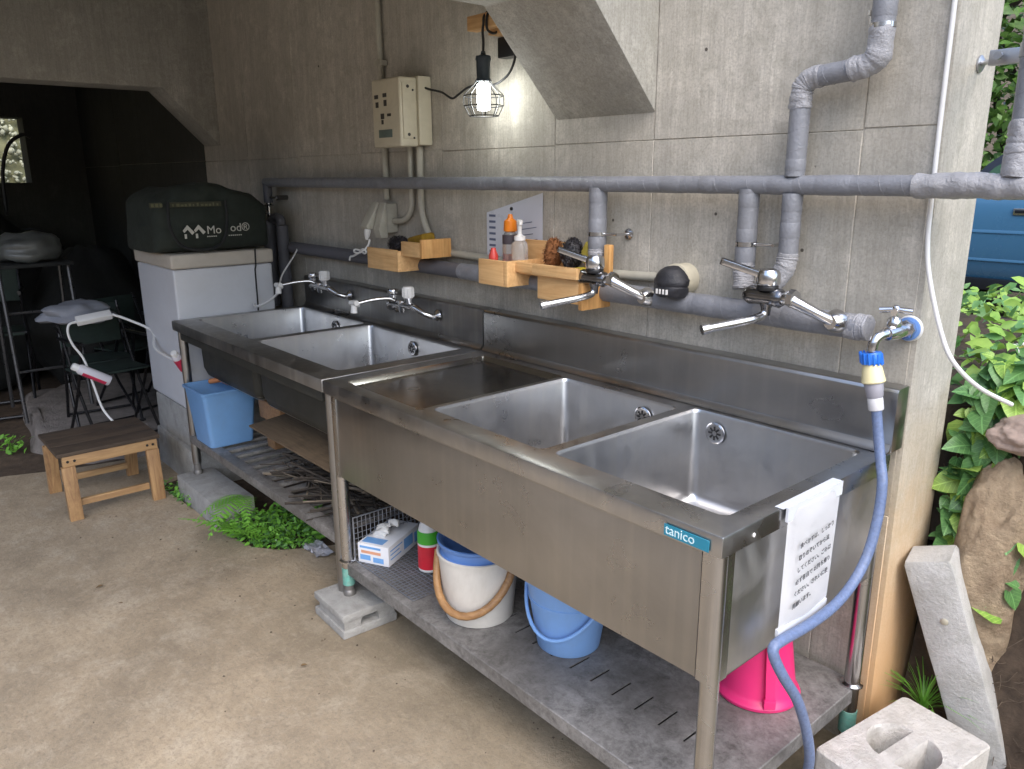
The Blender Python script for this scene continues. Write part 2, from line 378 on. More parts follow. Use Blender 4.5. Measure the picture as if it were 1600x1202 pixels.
def copy_of(o, parent, loc=None, rot=None, sc=None, mat=None):
    c = o.copy(); COL.objects.link(c); c.parent = parent
    if loc is not None: c.location = loc
    if rot is not None: c.rotation_euler = rot
    if sc is not None: c.scale = (sc, sc, sc) if isinstance(sc, (int, float)) else sc
    return c
def dup(root, loc, rotz=0, label=None):
    r = root.copy(); COL.objects.link(r); r.location = loc; r.rotation_euler = (0, 0, rotz)
    if label: r['label'] = label
    for ch in list(root.children):
        c = ch.copy(); COL.objects.link(c); c.parent = r
        for g in list(ch.children):
            d = g.copy(); COL.objects.link(d); d.parent = c
    return r
def smoothpath(pts, k=6):
    P = [Vector(p) for p in pts]; out = []
    for i in range(len(P)-1):
        p0, p1, p2, p3 = P[max(i-1, 0)], P[i], P[i+1], P[min(i+2, len(P)-1)]
        for j in range(k):
            t = j/k; out.append(.5*((2*p1)+(p2-p0)*t+(2*p0-5*p1+4*p2-p3)*t*t+(3*p1-p0-3*p2+p3)*t**3))
    return out+[P[-1]]
def rrect(x0, x1, y0, y1, r, n=5):
    out = []
    for cx, cy, a in ((x1-r, y1-r, 0), (x0+r, y1-r, 90), (x0+r, y0+r, 180), (x1-r, y0+r, 270)):
        for k in range(n+1):
            t = R(a+90*k/n); out.append((cx+r*math.cos(t), cy+r*math.sin(t)))
    return out
def text_obj(name, body, size, mat_world, mat, parent, ext=.0006, align='LEFT', space=1.0):
    cu = bpy.data.curves.new(name, 'FONT'); cu.body = body; cu.size = size; cu.extrude = ext; cu.align_x = align
    cu.resolution_u = 3; cu.space_line = space
    t = bpy.data.objects.new(name+'_tmp', cu); COL.objects.link(t)
    dg = bpy.context.evaluated_depsgraph_get(); me = bpy.data.meshes.new_from_object(t.evaluated_get(dg))
    bpy.data.objects.remove(t); me.transform(mat_world)
    b = B(); b.bm.from_mesh(me); bpy.data.meshes.remove(me)
    return obj(name, b, mat, parent, smooth=False)
def frame_mat(origin, xdir, ydir):
    x = Vector(xdir).normalized(); y = Vector(ydir); y = (y-x*y.dot(x)).normalized(); z = x.cross(y)
    return Matrix(((x.x, y.x, z.x, origin[0]), (x.y, y.y, z.y, origin[1]), (x.z, y.z, z.z, origin[2]), (0, 0, 0, 1)))

# ================================================================== SETTING
def height(x, y):
    n = noise.noise(Vector((x*.9, y*.9, 0)))*.05+noise.noise(Vector((x*4, y*4, 5)))*.02
    hz = -.06
    if y > 3: hz = .45
    elif y > .3: hz = .1+.35*min(1, (y-.3)/2)
    if x < .0 and y < .3: hz = -.06
    d = math.hypot(x, y)
    if y > 9: hz += (y-9)*.45
    if y < -11: hz += (-11-y)*.42  # unseen rise added behind the camera to cut low sky light
    if x < -9: hz += (-9-x)*.75
    hz = min(hz, 14)
    return hz+n*(.25 if d < 4 else 1)
b = B(); xs = [-70, -50, -35, -25, -18, -14, -11, -9.5]+[-8.5+i*.5 for i in range(32)]+[8.5, 10, 13, 18, 26, 40, 70]
ys = [-70, -45, -30, -22, -16, -13, -11, -9, -7.5, -6]+[-5+i*.5 for i in range(26)]+[8.5, 9.5, 11, 13, 16, 22, 35, 70]
g = [[b.bm.verts.new((x, y, height(x, y) if abs(y-.3) > .3 or x < -8 or True else 0)) for x in xs] for y in ys]
for i in range(len(ys)-1):
    for j in range(len(xs)-1): b.bm.faces.new((g[i][j], g[i][j+1], g[i+1][j+1], g[i+1][j]))
struct('ground', b, GROUND)

# concrete floor slab with a broken edge round the weed bed
b = B(); N = 70
edge = [(.62, -5.5), (.62, .0), (.06, .04)]
outer = [(-3.78, -6), (5, -6), (5, -.9), (1.2, -.5), (.5, -.02), (.3, .06), (0, .06), (0, .02), (-1.9, .02), (-1.93, -.2), (-1.97, -.42), (-2.04, -.56), (-2.1, -.655),
         (-2.2, -.73), (-2.36, -.755), (-2.56, -.775), (-2.75, -.775), (-2.95, -.79), (-3.1, -.80), (-3.2, -.76), (-3.25, -.6), (-3.28, .02), (-3.62, .02), (-3.64, -.8), (-3.7, -1.1), (-3.80, -1.36), (-3.9, -2.2), (-3.8, -4)]
b.plate(outer, [], 0.0)
r = bmesh.ops.extrude_face_region(b.bm, geom=b.bm.faces[:])
for v in [q for q in r['geom'] if isinstance(q, bmesh.types.BMVert)]: v.co.z -= .05
bmesh.ops.recalc_face_normals(b.bm, faces=b.bm.faces[:])
struct('floor', b, MAT_FLOOR, smooth=False)

# soil inside the dark bay and in the weed bed
def patch(name, x0, x1, y0, y1, z, amp, step, mat, sc=6):
    b = B(); nx = int((x1-x0)/step)+1; ny = int((y1-y0)/step)+1
    g = [[b.bm.verts.new((x0+(x1-x0)*i/(nx-1), y0+(y1-y0)*j/(ny-1), z+amp*noise.noise(Vector((x0+i*step, y0+j*step, 0))*sc)+amp*.5*noise.noise(Vector((x0+i*step, y0+j*step, 4))*sc*3))) for i in range(nx)] for j in range(ny)]
    for j in range(ny-1):
        for i in range(nx-1): b.bm.faces.new((g[j][i], g[j][i+1], g[j+1][i+1], g[j+1][i]))
    return struct(name, b, mat)
patch('soil', -7.1, -3.62, -2.55, -.01, -.012, .02, .06, SOIL)
patch('soil', -3.3, -1.88, -.84, -.01, -.020, .012, .04, SOIL, 9)

# main wall: core with formwork panels standing proud of recessed joints
wall = thing('concrete_wall', 'long grey board-marked concrete wall behind the two sinks', 'wall', (-3, .12, 0))
b = B(); b.box(-8.2, 0, .003, .24, -.15, 3.1, .012); obj('core', b, MAT_WALL, wall)
XJ = [-8.2, -7.3, -6.7, -6.1, -5.5, -4.9, -4.27, -3.63, -3.02, -2.42, -1.81, -1.19, -.783, -.176, -.014]
ZJ = [-.15, .655, 1.556, 2.456, 3.1]
JZ = {(i, k): random.uniform(-.007, .007) for i in range(len(XJ)) for k in range(5)}
for i in range(len(XJ)-1):
    for k in range(4):
        if k == 3 and XJ[i+1] < -.8: continue
        g = .0009; pro = random.uniform(-.0012, .0012); dz = random.uniform(-.007, .007) if k in (1, 2) else 0
        b = B(); b.box(XJ[i]+g, XJ[i+1]-g, pro, .02, ZJ[k]+g+(JZ[(i, k)] if k else 0), ZJ[k+1]-g+(JZ[(i, k+1)] if k < 3 else 0), .0014, 1)
        obj('panel', b, MAT_BAY if XJ[i+1] < -4.2 else MAT_WALL, wall)  # panels inside the bay use the shade-darkened copy
b = B()
for (x, z) in ((-1.88, 1.74), (-.93, 1.33), (-.56, 1.36), (-.48, 1.355), (-.3, 1.28), (-1.55, 1.95), (-2.75, 1.95), (-.62, 1.78)):
    b.cyl((x, -.0012, z), (x, .01, z), .0045, 10)
obj('tie_hole', b, M('hole_dark', (.10, .09, .075), .9), wall)
# beams with haunches against the wall
def beam(x0, x1, z, ylen, label, cz=2.42):
    b = B(); b.prism([(0, z), (-.295, z+.30), (-ylen, z+.30), (-ylen, cz), (0, cz)], 'x', x0, x1, .006)
    return tag(obj('concrete_beam', b, MAT_BEAM), label, 'beam', 'haunched beams under the slab')
beam(-1.183, -.781, 1.632, 2.88, 'sloping concrete beam end above the mixer taps, next to the lamp')
beam(-4.25, -4.003, 1.642, 2.8, 'dark concrete beam over the entrance to the unlit bay')
b = B(); b.box(-8.2, -.783, -2.75, .24, 2.425, 2.65, .01)
struct('ceiling', b, MAT_BEAM)
# far bay: end wall with an opening and side wall
bay = thing('bay_wall', 'dark concrete walls closing the unlit bay, with a bright opening', 'wall', (-7.1, -1.3, 0))
b = B()
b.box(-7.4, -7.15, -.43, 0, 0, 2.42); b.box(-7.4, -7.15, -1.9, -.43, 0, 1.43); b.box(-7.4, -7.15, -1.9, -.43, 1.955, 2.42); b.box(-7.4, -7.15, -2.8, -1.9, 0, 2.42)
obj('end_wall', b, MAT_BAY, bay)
b = B(); b.box(-7.15, -4.25, -2.8, -2.6, -.1, 2.42); obj('side_wall', b, MAT_BAY, bay)  # unseen wall, put in to keep sky light out of the bay

# earth bank to the right of the wall
def bank_h(x, y):
    yf = .10+.05*noise.noise(Vector((x*2.3, 1.7, 0)))+max(0, x-.5)*(-.25)
    t = max(0, min(1, (y-yf)/.22)); t = t*t*(3-2*t)
    z = .02+.88*t; q = max(0, min(1, (y-.4)/.8)); z += .05*q*q*(3-2*q)
    if y > 1.5: z -= (y-1.5)*.26
    z += .035*noise.noise(Vector((x*5, y*5, 0)))+.02*noise.noise(Vector((x*14, y*14, 3)))
    return z
b = B(); nx, ny = 62, 64; x0, x1, y0, y1 = .012, 2.6, .0, 3.4
g = [[b.bm.verts.new((x0+(x1-x0)*(i/nx)**1.5, y0+(y1-y0)*(j/ny)**1.7, 0)) for i in range(nx+1)] for j in range(ny+1)]
for row in g:
    for v in row: v.co.z = bank_h(v.co.x, v.co.y)
for j in range(ny):
    for i in range(nx): b.bm.faces.new((g[j][i], g[j][i+1], g[j+1][i+1], g[j+1][i]))
for row in (g[0], g[-1]):
    lo = [b.bm.verts.new((v.co.x, v.co.y, -.12)) for v in row]
    for i in range(nx): b.bm.faces.new((row[i], row[i+1], lo[i+1], lo[i]))
struct('earth_bank', b, SOIL)
b = B(); xs = [.012-.001-(4.5*(i/30)**1.6) for i in range(31)]; ys = [.245+3.2*(j/40) for j in range(41)]
g = [[b.bm.verts.new((x, y, bank_h(max(x, -9), y)-.006)) for x in xs] for y in ys]
for j in range(40):
    for i in range(30): b.bm.faces.new((g[j][i], g[j+1][i], g[j+1][i+1], g[j][i+1]))
struct('earth_terrace', b, SOIL)

# ================================================================== SINKS
def build_sink(label, X0, wid, basins, board, group, near):
    """a two-basin sink whose left end is at X0"""
    X1 = X0+wid; YF, YB, ZT = -.718, -.06, .84
    t = thing('sink_unit', label, 'sink', ((X0+X1)/2, -.36, 0), group)
    g = .0015; xa, xb = X0+g, X1-g
    holes = [rrect(x0, x1, y0, y1, .022, 5) for (x0, x1, y0, y1) in basins]
    if board: holes.append(rrect(*board, .012, 3))
    b = B(); rim_o = rrect(xa+.004, xb-.004, YF+.004, YB-.0005, .003, 2)
    b.plate(rim_o, holes, ZT)
    # rolled outer edge and fascia
    n = len(rim_o)
    def off(L, d):
        return [(min(max(x, xa+.004), xb-.004)+(-d if x < (xa+xb)/2 else d), y+(-d if y < -.4 else 0)) for x, y in L]
    b.loops([[(x, y, ZT) for x, y in rim_o], [(x, y, ZT-.0012) for x, y in off(rim_o, .0028)], [(x, y, ZT-.005) for x, y in off(rim_o, .004)],
             [(x, y, ZT-.042) for x, y in off(rim_o, .004)], [(x, y, ZT-.043) for x, y in off(rim_o, -.012)]])
    bmesh.ops.remove_doubles(b.bm, verts=b.bm.verts[:], dist=.00005)
    bmesh.ops.recalc_face_normals(b.bm, faces=b.bm.faces[:])
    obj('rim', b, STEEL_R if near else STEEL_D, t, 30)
    # rolled bead along the front and side edge of the top
    if board:
        x0, x1, y0, y1 = board
        b = B(); b.loops([[(x, y, ZT) for x, y in rrect(x0, x1, y0, y1, .012, 3)], [(x, y, ZT-.004) for x, y in rrect(x0+.003, x1-.001, y0+.003, y1-.003, .012, 3)],
                          [(x, y, ZT-.014-(x-x0)*.012) for x, y in rrect(x0+.016, x1-.004, y0+.016, y1-.014, .010, 3)]], True)
        bmesh.ops.recalc_face_normals(b.bm, faces=b.bm.faces[:])
        for f in b.bm.faces:
            if f.normal.z < 0: f.normal_flip()
        obj('drainboard', b, STEEL_T, t, 30)
    for (x0, x1, y0, y1) in basins:
        D = .27; L = []
        for dz, ins, rr in ((0, 0, .022), (.004, .0015, .022), (.010, .003, .022), (D-.035, .008, .026), (D-.022, .010, .028), (D-.010, .016, .03), (D-.003, .025, .034), (D, .038, .04)):
            L.append([(x, y, ZT-dz) for x, y in rrect(x0+ins, x1-ins, y0+ins, y1-ins, rr, 5)])
        cx, cy = x0+.115, y1-.10
        b = B(); b.loops(L)
        hole = [(cx+.055*math.cos(2*PI*k/24), cy+.055*math.sin(2*PI*k/24)) for k in range(24)]
        b.plate([(x, y) for x, y, z in L[-1]], [hole], ZT-D)
        bmesh.ops.remove_doubles(b.bm, verts=b.bm.verts[:], dist=.00005)
        bmesh.ops.recalc_face_normals(b.bm, faces=b.bm.faces[:])
        ref = min(b.bm.faces, key=lambda f: f.calc_center_median().z)
        if ref.normal.z < 0:
            for f in b.bm.faces: f.normal_flip()
        ba = obj('basin', b, STEEL_B, t, 50)
        b = B(); b.lathe([(.062, .003), (.062, .0055), (.05, .004), (.046, -.012), (.0, -.014)], (cx, cy, ZT-D), 28)
        for k in range(8):
            a = 2*PI*k/8; b.box(-.004, .004, .014, .038, -.0105, -.006, 0, mat=Matrix.Translation((cx, cy, ZT-D))@Matrix.Rotation(a, 4, 'Z'))
        obj('drain', b, CHROME_D, ba)
        # round overflow strainer on the back wall
        ox, oz = x0+.094 if x0 > -.6 else (x0+x1)/2+.1, ZT-.052
        if near: ox = x0+(.075 if x0 > -.6 else .328)
        else: ox = x0+(.33 if x0 > -2.5 else .34)
        mt = Matrix.Translation((ox, y1-.0085, oz))@Matrix.Rotation(R(90), 4, 'X')
        b = B(); b.lathe([(.030, 0), (.030, .003), (.026, .005), (.022, .0042), (.0, .0042)], mat=mt, n=28); st = obj('overflow_strainer', b, CHROME, ba)
        b = B()
        for k in range(8):
            b.box(-.0026, .0026, .007, .019, .0035, .0052, 0, mat=mt@Matrix.Rotation(2*PI*k/8, 4, 'Z'))
        b.lathe([(.005, .0035), (.005, .006), (0, .0065)], mat=mt, n=10) if False else None
        obj('strainer_slot', b, BLACKP, ba)
    # back guard with cove and rolled top
    b = B(); b.prism([(-.06, ZT+.0005), (-.0598, .982), (-.056, .9895), (-.050, .991), (-.004, .991), (-.003, ZT+.0005)], 'x', xa+.001, xb-.001, .0015)
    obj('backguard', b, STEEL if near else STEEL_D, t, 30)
    b = B(); b.prism([(-.0605, ZT+.001), (-.0605, ZT+.02), (-.066, ZT+.008), (-.078, ZT+.0015)], 'x', xa+.003, xb-.003); obj('cove', b, STEEL, t, 60)
    if near:
        # front apron, side panels
        b = B(); b.box(X0+.052, X1-.052, -.7035, -.700, .523, .7965, .001); b.box(X0+.052, X1-.052, -.7, -.685, .523, .5265, .0008)
        for xx in (X0+.052, X1-.055): b.box(xx-.0, xx+.003, -.7055, -.7, .524, .7965, .0008)
        b.box(X0+.052, X1-.052, -.7062, -.7035, .787, .7945, .001)
        obj('apron', b, STEEL if near else STEEL_D, t, 30)
        for sx, xx in ((-1, X0+.014), (1, X1-.014)):
            b = B(); b.box(min(xx, xx-sx*.003), max(xx, xx-sx*.003), -.655, -.075, .523, .7965, .001)
            b.box(min(xx, xx-sx*.016), max(xx, xx-sx*.016), -.655, -.075, .523, .5262, .0008)
            p = obj('side_panel', b, STEEL_S, t, 30)
            if near:
                b = B()
                for yy in (-.62, -.10): b.lathe([(.0045, 0), (.004, .0015), (0, .002)], mat=Matrix.Translation((X1-.0002 if sx > 0 else X0+.0002, yy, .815))@Matrix.Rotation(R(90*sx), 4, 'Y'), n=12)
                obj('screw', b, WHITEP, p)
    else:
        for (x0, x1, y0, y1) in basins:
            L = []
            for dz, ins in ((.006, -.006), (.22, .0), (.255, .012), (.276, .045)):
                L.append([(x, y, ZT-dz) for x, y in rrect(x0+ins, x1-ins, y0+ins, y1-ins, .03, 5)])
            b = B(); b.loops(L, True); bmesh.ops.recalc_face_normals(b.bm, faces=b.bm.faces[:]); obj('basin_shell', b, M('dark_undercoat', (.025, .026, .022), .6, 0, .3, 6, bump=.2, bscale=80), t, 50)
        b = B(); b.box(X0+.04, X1-.04, -.70, -.672, .755, .798, .002); obj('front_stiffener', b, M('dark_undercoat'), t)
    for ix, lx in enumerate((X0+.031, X1-.031 if near else X1-.006)):
        for iy, ly in enumerate((-.6855, -.052)):
            b = B(); zb = .11 if (ix == 0 and iy == 0 and near) else (.14 if not near and ix == 0 else .05)
            b.cyl((lx, ly, zb+.02), (lx, ly, .796), .0195, 24)
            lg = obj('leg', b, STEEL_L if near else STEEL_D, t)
            if iy == 0 and near:   # corner casing above the apron edge
                b = B(); s = 1 if ix else -1
                cxs = X1-.014 if ix else X0+.014
                pts = [(lx-s*.020, -.7045), (lx, -.7055), (lx+s*.0085, -.7025), (lx+s*.0145, -.697), (lx+s*.0168, -.688), (cxs, -.655), (cxs-s*.006, -.655), (lx-s*.02, -.69)]
                b.prism(pts, 'z', .520, .797, .0); obj('corner_casing', b, STEEL_L if near else STEEL_D, t, 30)
            base = {True: (.086 if (ix, iy) == (0, 0) else .004), False: (.105 if ix == 0 else .004)}[near]
            b = B(); b.cyl((lx, ly, base), (lx, ly, zb+.022), .0165, 18); b.lathe([(.0, base), (.021, base), (.022, base+.012), (.017, base+.02)], (lx, ly, 0), 18)
            obj('foot', b, M('foot_grey', (.22, .21, .2), .5, .6, dirt=.4), lg)
            if near and (ix, iy) in ((0, 0), (1, 1)):
                z0 = .125 if ix == 0 else .075
                b = B(); b.cyl((lx, ly, z0), (lx, ly, z0+.062), .0208, 20); obj('tape_sleeve', b, M('teal_tape', lin((96, 158, 146)), .5, 0, .3, 60, dirt=.5, dirtcol=lin((160, 160, 150))), lg)
    if near:
        b = B(); slots = []
        for k in range(17):
            x = -1.36+k*.0735
            slots.append([(x-.0034, -.542), (x+.0034, -.542), (x+.0034, -.468), (x-.0034, -.468)])
            slots.append([(x-.0028, -.30), (x+.0028, -.30), (x+.0028, -.226), (x-.0028, -.226)])
        so = rrect(X0+.022, X1-.022, -.694, -.03, .006, 2)
        b.plate(so, slots, .2085)
        b.loops([[(x, y, .2085) for x, y in so], [(x, y, .2065) for x, y in rrect(X0+.020, X1-.020, -.696, -.028, .008, 2)], [(x, y, .168) for x, y in rrect(X0+.020, X1-.020, -.696, -.028, .008, 2)], [(x, y, .167) for x, y in rrect(X0+.034, X1-.034, -.684, -.04, .006, 2)]])
        for S in slots: b.loops([[(x, y, .2085) for x, y in S], [(x, y, .205) for x, y in S]])
        bmesh.ops.remove_doubles(b.bm, verts=b.bm.verts[:], dist=.00005)
        bmesh.ops.recalc_face_normals(b.bm, faces=b.bm.faces[:]); obj('shelf', b, MAT_SHELF, t, 30)
        for yy in (-.505, -.263):
            b = B(); b.prism([(yy-.06, .2068), (yy-.056, .176), (yy+.056, .176), (yy+.06, .2068), (yy+.058, .2068), (yy+.054, .178), (yy-.054, .178), (yy-.058, .2068)], 'x', X0+.04, X1-.04); obj('slot_shade_channel', b, M('slot_shade_black', (.02, .02, .02), .7), t)  # black channel added under the slots so that they look dark
        for lx, ly in ((X1-.031, -.052), (X0+.031, -.6855), (X1-.031, -.6855)):
            b = B(); b.lathe([(.0197, .208), (.027, .2095), (.027, .214), (.0197, .219)], (lx, ly, 0), 22); obj('shelf_collar', b, CHROME, t)
    return t

sinkA = build_sink('near stainless double sink with ribbed drainboard end and a notice taped to its side', -1.5, 1.5, [(-1.003, -.556, -.645, -.125), (-.523, -.05, -.64, -.095)], (-1.432, -1.022, -.672, -.115), 'stainless sinks along the wall', True)
sinkB = build_sink('far stainless double sink standing in shadow beside the white cool box', -2.933, 1.43, [(-2.885, -2.278, -.62, -.10), (-2.232, -1.575, -.62, -.10)], None, 'stainless sinks along the wall', False)
# slatted lower shelf of the far sink
b = B(); b.box(-2.915, -1.52, -.705, -.655, .262, .300, .003); obj('shelf_rail', b, MAT_SHELF, sinkB)
b = B(); b.box(-2.915, -1.52, -.06, -.03, .262, .300, .003); obj('shelf_rail', b, MAT_SHELF, sinkB)
sm = None
for k in range(16):
    x = -2.86+k*.0865
    if sm is None:
        b = B(); b.box(x-.019, x+.019, -.654, -.061, .280, .294, .002); sm = obj('slat', b, MAT_SHELF, sinkB)
    else: copy_of(sm, sinkB, (k*.0865, 0, 0))
# maker's badge on the front edge
b = B(); b.box(-.128, -.026, -.7235, -.7222, .803, .8265, .0004, 1); bd = obj('badge', b, M('badge_teal', lin((40, 132, 158)), .4, 0, .06), sinkA)
text_obj('lettering', 'tanico', .0275, frame_mat((-.125, -.7236, .8075), (1, 0, 0), (0, 0, 1)), M('badge_print', lin((208, 232, 236)), .5), bd)

# printed notice taped to the end of the near sink
CLEAR = M('clear_tape', (.62, .64, .68), .12, 0, .05, 8)
NX = .0065
nt = thing('notice_sheet', 'white sheet with six lines of black Japanese print taped to the near sink\'s end', 'notice', (NX, -.42, .70))
b = B(); rows = []
for k in range(15):
    f = k/14; z = .832-.265*f; yl = -.516+.0*f; yr = -.312-.012*f; bul = .004+.006*math.sin(f*PI)+.003*math.sin(f*9)
    rows.append([(NX+bul*math.sin(PI*j/8)*.8+(.0015 if f < 1 else 0), yl+(yr-yl)*j/8, z) for j in range(9)])
gv = [[b.bm.verts.new(p) for p in r] for r in rows]
for k in range(14):
    for j in range(8): b.bm.faces.new((gv[k][j], gv[k+1][j], gv[k+1][j+1], gv[k][j+1]))
r = bmesh.ops.solidify(b.bm, geom=b.bm.faces[:], thickness=.0004); obj('sheet', b, PAPER, nt)
LN = ['食べかすは、しっかり', '取りのぞいてから流', 'してください。ごみは', '必ず各自で お持ち帰り', 'ください。きれいに使', '用願います。']
for i, l in enumerate(LN):
    text_obj('print_line', l, .0132, frame_mat((NX+.0135, -.480-.002*i, .748-.0262*i), (0, 1, .10), (0, 0, 1)), INK, nt, .0003)
b = B(); b.box(-.014, .0045, -.530, -.305, .8410, .8416); b.box(.0046, .0056+.004, -.520, -.306, .812, .8416); obj('tape', b, CLEAR, nt)
b = B(); b.box(.0042, .012, -.520, -.328, .556, .578, .001); obj('tape', b, CLEAR, nt)

# ================================================================== PIPEWORK
def run(parent, pts, r, mat=None, n=20, name='pipe'):
    mat = mat or PIPE
    b = B(); b.tube(pts, r, n); o = obj(name, b, mat, parent)
    if mat is PIPE and len(pts) == 2:      # spiral overlap of the wrapping tape
        p0, p1 = Vector(pts[0]), Vector(pts[1]); L = (p1-p0).length; d = (p1-p0)/L; u = d.cross(Vector((.3, 1, .2))).normalized(); w = d.cross(u); k = int(L/.048*14)
        if k > 14:
            b = B(); b.tube([p0+d*(L*(.01+.98*i/k))+(u*math.cos(i*2*PI/14)+w*math.sin(i*2*PI/14))*(r-.0002) for i in range(k+1)], .0011, 5); obj('tape_seam', b, PIPE, o if parent is None else parent)
    return o
def bands(parent, p0, p1, r, fr, w=.03, mat=PIPE, over=.0008):
    p0, p1 = Vector(p0), Vector(p1); L = (p1-p0).length; d = (p1-p0)/L
    for f in fr:
        c = p0+d*L*f; b = B(); ww = w*random.uniform(.7, 1.4)
        b.tube([c-d*ww, c-d*(ww-.002), c+d*(ww-.002), c+d*ww], r, 20, True, [r+.0002, r+over, r+over, r+.0002]); obj('tape_band', b, mat, parent)
def wrinkle(parent, pts, r, name='taped_bend', mat=PIPE_C, k=9, amp=.055):
    P = smoothpath(pts, k); b = B(); rs = [r*(1+amp*random.uniform(-.6, 1)) for i in range(len(P))]; rs[0] = rs[-1] = r*.99
    b.tube(P, r, 22, True, rs); b.noise(r*.14, 34, r*77); b.noise(r*.05, 90, r*31); return obj(name, b, mat, parent)
ZU, ZL, YP = 1.4375, 1.121, -.062
up = thing('upper_water_pipe', 'long straight grey taped water pipe running level across the whole wall at eye height', 'pipe', (-1.5, YP, ZU), 'grey taped water pipes')
run(up, [(-3.285, YP, ZU), (.02, YP, ZU)], .0225)
bands(up, (-3.28, YP, ZU), (.0, YP, ZU), .0225, [.11, .19, .345, .43, .545, .60, .655, .705, .80, .835, .90, .94])
wrinkle(up, [(-.02, YP, ZU), (.05, YP, ZU), (.10, YP, ZU+.001), (.14, YP, ZU-.001), (.19, YP, ZU), (.26, YP, ZU)], .0255, 'silver_wrap', PIPE_C, 9, .05)
run(up, [(.25, YP, ZU), (.9, YP, ZU)], .0235)
for x, r in ((-.937, .0275), (-.421, .0255)):
    run(up, [(x, YP, ZU-.01), (x, YP, 1.205)], r, name='drop_pipe'); bands(up, (x, YP, ZU-.02), (x, YP, 1.23), r, [.1, .55, .8], .018)
    wrinkle(up, [(x, YP, 1.245), (x, YP-.002, 1.22), (x+.002, YP-.004, 1.195), (x+.004, YP-.008, 1.178)], r*1.02, 'silver_wrap')
    b = B(); b.cyl((x, YP, 1.292), (x+.075, YP+.005, 1.292), .0045, 10); b.cyl((x+.075, YP, 1.292), (x+.075, -.003, 1.292), .0042, 10)
    b.lathe([(0, 0), (.0165, 0), (.0165, .004), (.01, .007), (0, .008)], mat=Matrix.Translation((x+.075, -.002, 1.292))@Matrix.Rotation(R(90), 4, 'X'), n=16)
    b.box(x-.031, x+.031, YP-.031, YP+.031, 1.289, 1.295) if False else None
    obj('wall_bracket', b, CHROME, up)
    b = B(); b.lathe([(r+.0004, -.006), (r+.002, -.006), (r+.002, .006), (r+.0004, .006)], (x, YP, 1.292), 22); obj('pipe_clip', b, CHROME, up)
run(up, [(-3.272, YP, ZU-.005), (-3.272, YP, 1.335)], .0225, PIPE_D, name='drop_pipe')
ri = thing('riser_pipe', 'grey taped pipe dropping from the ceiling with two wrinkled elbows near the wall\'s end', 'pipe', (-.2, YP, 1.7), 'grey taped water pipes')
run(ri, [(-.127, YP, 3.0), (-.127, YP, 1.735)], .0245)
bands(ri, (-.127, YP, 2.4), (-.127, YP, 1.74), .0245, [.35, .62, .9], .02)
wrinkle(ri, [(-.127, YP, 1.765), (-.128, YP, 1.725), (-.136, YP, 1.700), (-.158, YP, 1.688), (-.185, YP, 1.684)], .0262)
run(ri, [(-.18, YP, 1.684), (-.262, YP, 1.677)], .0235)
wrinkle(ri, [(-.255, YP, 1.678), (-.282, YP, 1.674), (-.298, YP, 1.66), (-.302, YP, 1.64), (-.302, YP, 1.61)], .0252)
run(ri, [(-.302, YP, 1.62), (-.302, YP, ZU+.02)], .0235); run(ri, [(-.302, YP, ZU-.02), (-.302, YP, 1.26)], .0235)
bands(ri, (-.302, YP, 1.62), (-.302, YP, 1.26), .0235, [.38, .62, .8], .018)
wrinkle(ri, [(-.302, YP, 1.275), (-.303, YP-.003, 1.25), (-.312, YP-.01, 1.225), (-.326, YP-.02, 1.206)], .025)
b = B(); b.lathe([(.0250, -.005), (.0268, -.005), (.0268, .005), (.0250, .005)], (-.127, YP, 1.765), 24); b.box(-.168, -.150, YP+.02, YP+.026, 1.76, 1.80); b.box(-.163, -.158, YP, -.003, 1.79, 1.80); obj('pipe_clip', b, CHROME, ri)
lo = thing('lower_water_pipe', 'thick grey lagged pipe running low behind the mixer taps, ending at the garden tap', 'pipe', (-1.5, YP, ZL), 'grey taped water pipes')
run(lo, [(-3.02, YP, ZL), (-1.62, YP, ZL)], .0285, PIPE_D); run(lo, [(-1.62, YP, ZL), (-.105, YP, ZL)], .0295)
bands(lo, (-1.62, YP, ZL), (-.1, YP, ZL), .0295, [.06, .2, .47, .66, .72, .90], .04)
wrinkle(lo, [(-.135, YP, ZL), (-.11, YP, ZL), (-.095, YP, ZL), (-.084, YP, ZL+.001)], .029, 'end_wrap')
lv = thing('lagged_pipe_pair', 'pair of upright dark lagged pipes with a small valve beside the white cool box', 'pipe', (-3.2, YP, .8), 'grey taped water pipes')
run(lv, [(-3.275, YP-.005, 1.245), (-3.285, YP-.005, .80)], .0335, PIPE_D); run(lv, [(-3.135, YP, 1.225), (-3.135, YP, .80)], .030, PIPE_D)
wrinkle(lv, [(-3.24, YP, 1.25), (-3.19, YP, 1.262), (-3.15, YP, 1.255), (-3.136, YP, 1.222)], .024, mat=PIPE_D)
b = B(); b.cyl((-3.272, YP, 1.245), (-3.272, YP, 1.34), .012, 14); b.lathe([(.0, 0), (.026, 0), (.028, .006), (.02, .012), (0, .012)], (-3.272, YP-.002, 1.318), 18)
b.cyl((-3.272, YP, 1.285), (-3.272, YP-.045, 1.285), .008, 10); b.sphere((-3.272, YP-.05, 1.285), .013); obj('valve', b, CHROME, lv)
b = B(); b.cyl((-3.24, YP, 1.362), (-3.17, YP, 1.362), .006, 10); b.cyl((-3.172, YP, 1.362), (-3.172, -.002, 1.362), .012, 12); obj('wall_bracket', b, CHROME_D, lv)
rr = thing('outer_riser_pipe', 'grey taped upright pipe outside the wall\'s end, held by a galvanised bracket', 'pipe', (.15, -.03, 1.5), 'grey taped water pipes')
run(rr, [(.146, -.036, 3.0), (.168, -.058, 1.505)], .0235); wrinkle(rr, [(.167, -.056, 1.56), (.168, -.058, 1.52), (.169, -.06, 1.49), (.169, YP, 1.455)], .0275)
